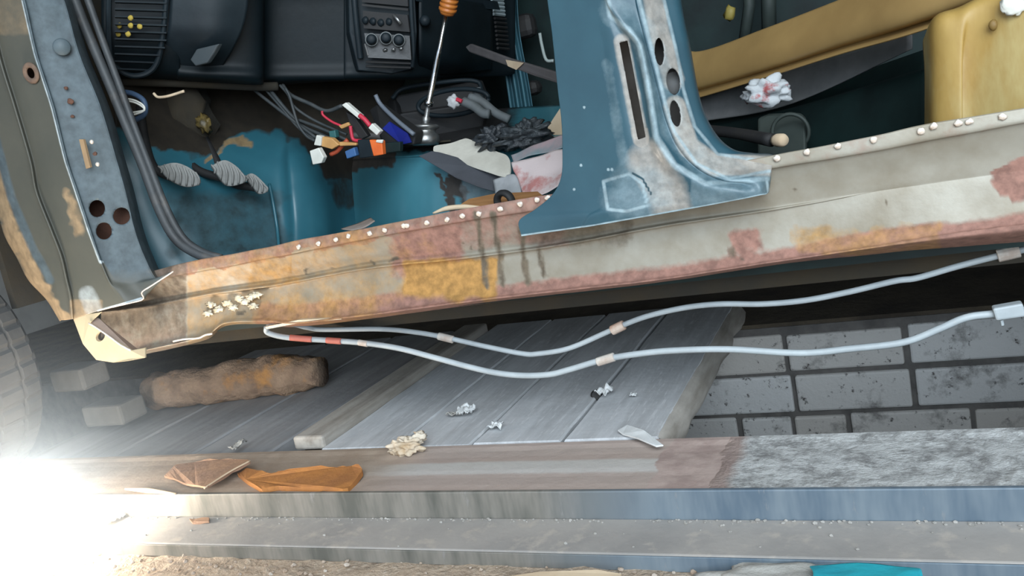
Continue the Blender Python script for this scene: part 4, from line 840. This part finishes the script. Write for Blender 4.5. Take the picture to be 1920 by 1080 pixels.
f1 = flat([(308,892,.070),(330,870,.076),(400,860,.082),(466,862,.092),(470,866,.092),(430,886,.090),(388,914,.088),(345,905,.078)], .004, m_flake, 'brown tilted rust plate with bright edge on the curb, left of the orange one', 'rust_plate', 'rust plate', .004)
obj('bright_edge', tube([WZ(384,916,.084), WZ(388,912,.089), WZ(430,885,.092), WZ(469,864,.094)], .0018, 6, 20), m_card, f1, smooth=True, label='pale broken edge')
flat([(444,884,.078),(462,878,.08),(500,886,.082),(540,880,.084),(585,876,.084),(640,873,.084),(672,873,.084),(680,880,.082),(668,896,.078),(650,917,.074),(600,913,.076),(560,912,.076),(520,910,.078),(490,918,.074),(465,902,.076)], .010, m_flake2, 'orange rusty metal plate on the curb', 'rust_plate', 'rust plate', .006)
thing('wood_sliver', tube([WZ(235,917,.075), WZ(280,920,.073), WZ(330,926,.070)], [.002, .006, .002], 8, 16), m_card, 'pale wood sliver along the rail top near the work lamp', 'sliver', smooth=True)
scrap('paper_scrap', 192, 982, .024, .030, .014, .010, 9, m_foam, 'pale flat scrap on the rail beside the work lamp', 'paper scrap')
scrap('paper_scrap', 222, 971, .024, .014, .008, .010, 10, m_paper, 'small white scrap on the rail right of the pale one', 'paper scrap')
flat([(355,973,.026),(392,970,.026),(392,978,.026),(360,979,.026)], .004, m_flake, 'small brown flake on the rail foot', 'rust_flake', 'rust flake')
# gravel collected in the corner of the angle: uncountable
random.seed(11); gs = []
for i in range(330):
    x = -1.6+2.6*random.random()**.75; y = 1.2045-abs(random.gauss(0, .006)) if random.random() < .82 else random.uniform(1.108, 1.2)
    r = random.uniform(.0008, .0026)*(1.3 if random.random() < .1 else 1)
    gs.append(blob((x, y, .021+r*.5), r*1.3, r, r*.8, i, .3, 2, 1))
thing('grit', join(*gs), mat('pale_grit', (.42, .40, .37), (.24, .23, .21), .95, scale=60), 'pale grit scattered along the steel angle', 'grit', kind='stuff')
gs = []
for i in range(420):
    x = random.uniform(-1.7, .6); y = random.uniform(.93, 1.095); r = random.uniform(.001, .0045)
    gs.append(blob((x, y, .001+r*.4), r*1.2, r, r*.8, i, .35, 2, 1))
thing('gravel', join(*gs), mat('brown_gravel', (.30, .22, .16), (.48, .42, .36), .95, scale=40), 'fine gravel on the sandy floor before the rail', 'gravel', kind='stuff')
thing('cloth', sheet([[(1518,1066,1.065),(1580,1060,1.075),(1650,1061,1.075),(1725,1070,1.06)],[(1525,1078,1.03),(1590,1074,1.04),(1650,1076,1.04),(1730,1080,1.03)],[(1520,1120,.97),(1590,1118,.97),(1650,1118,.97),(1740,1120,.97)]], 24, 40, .006), m_cloth, 'turquoise cloth on the floor before the rail', 'cloth', smooth=True, solid=.002)
thing('cardboard_piece', prism([WZ(*p) for p in ((955,1080,.012),(1010,1072,.014),(1120,1068,.014),(1165,1076,.012),(1150,1110,.012),(960,1110,.012))], (0, 0, -.006)), m_card, 'pale cardboard piece on the sandy floor', 'cardboard')
thing('flat_stone', blob(WZ(1470, 1084, .008), .10, .035, .012, 5, .25, 2, 4), m_conc, 'flat grey stone on the floor left of the turquoise cloth', 'stone', smooth=True)
# rubble in the dark behind the lamp
for i, (x, y, Y, rx, rz, lb) in enumerate(((150,705,1.62,.06,.03,'grey broken brick below the cream bracket'),(215,770,1.62,.07,.028,'grey block on the dark planks near the lamp'))):
    thing('broken_brick', boxg(*sum(([p-q, p+q] for p, q in zip(W(x, y, Y), (rx, .045, rz))), [])), m_block, bevel=.008, label_=0) if 0 else thing('broken_brick', boxg(*sum(([p-q, p+q] for p, q in zip(W(x, y, Y), (rx, .045, rz))), [])), m_block, lb, 'brick', bevel=.008)
# ------------------------------------------------------------------ work lamp on the floor
LP = WZ(35, 985, .092)
WLAMP = empty('work_lamp', (LP.x, LP.y, 0), 'glaring white work lamp on the floor at the rail', 'lamp')
obj('bulb', blob(LP, .080, .080, .080, 0, 0, 1, 4), emit('lamp_glow', (1, .91, .78), 68), WLAMP, smooth=True)
obj('socket', lathe([(0, .035), (.2, .036), (.8, .03), (1, .02)], LP+Vector((-.07, -.01, -.012)), LP+Vector((-.2, -.02, -.05)), 20), m_black, WLAMP, smooth=True)
# added scattering ball imitating lens bloom, densest at the lamp and thinning outward
HAZE = 1
if HAZE:
    mh = bpy.data.materials.new('bloom_haze'); mh.use_nodes = True; nt = mh.node_tree; nt.nodes.clear()
    vo = nt.nodes.new('ShaderNodeOutputMaterial'); vs = nt.nodes.new('ShaderNodeVolumeScatter'); vs.inputs['Anisotropy'].default_value = .0; vs.inputs['Color'].default_value = (.72, .86, 1, 1)
    tc = nt.nodes.new('ShaderNodeTexCoord'); ln = nt.nodes.new('ShaderNodeVectorMath'); ln.operation = 'LENGTH'; nt.links.new(tc.outputs['Object'], ln.inputs[0])
    f = mth(nt, 'MAXIMUM', mth(nt, 'SUBTRACT', 1, mth(nt, 'DIVIDE', ln.outputs['Value'], .60)), 0)
    nt.links.new(mth(nt, 'MULTIPLY', mth(nt, 'POWER', f, 2.5), 1.4), vs.inputs['Density'])
    nt.links.new(vs.outputs[0], vo.inputs['Volume'])
    hz = obj('bloom_haze', blob(LP, .60, .60, .60, 0, 0, 1, 4), mh, label='added haze imitating lens bloom around the work lamp', cat='haze', kind='stuff')
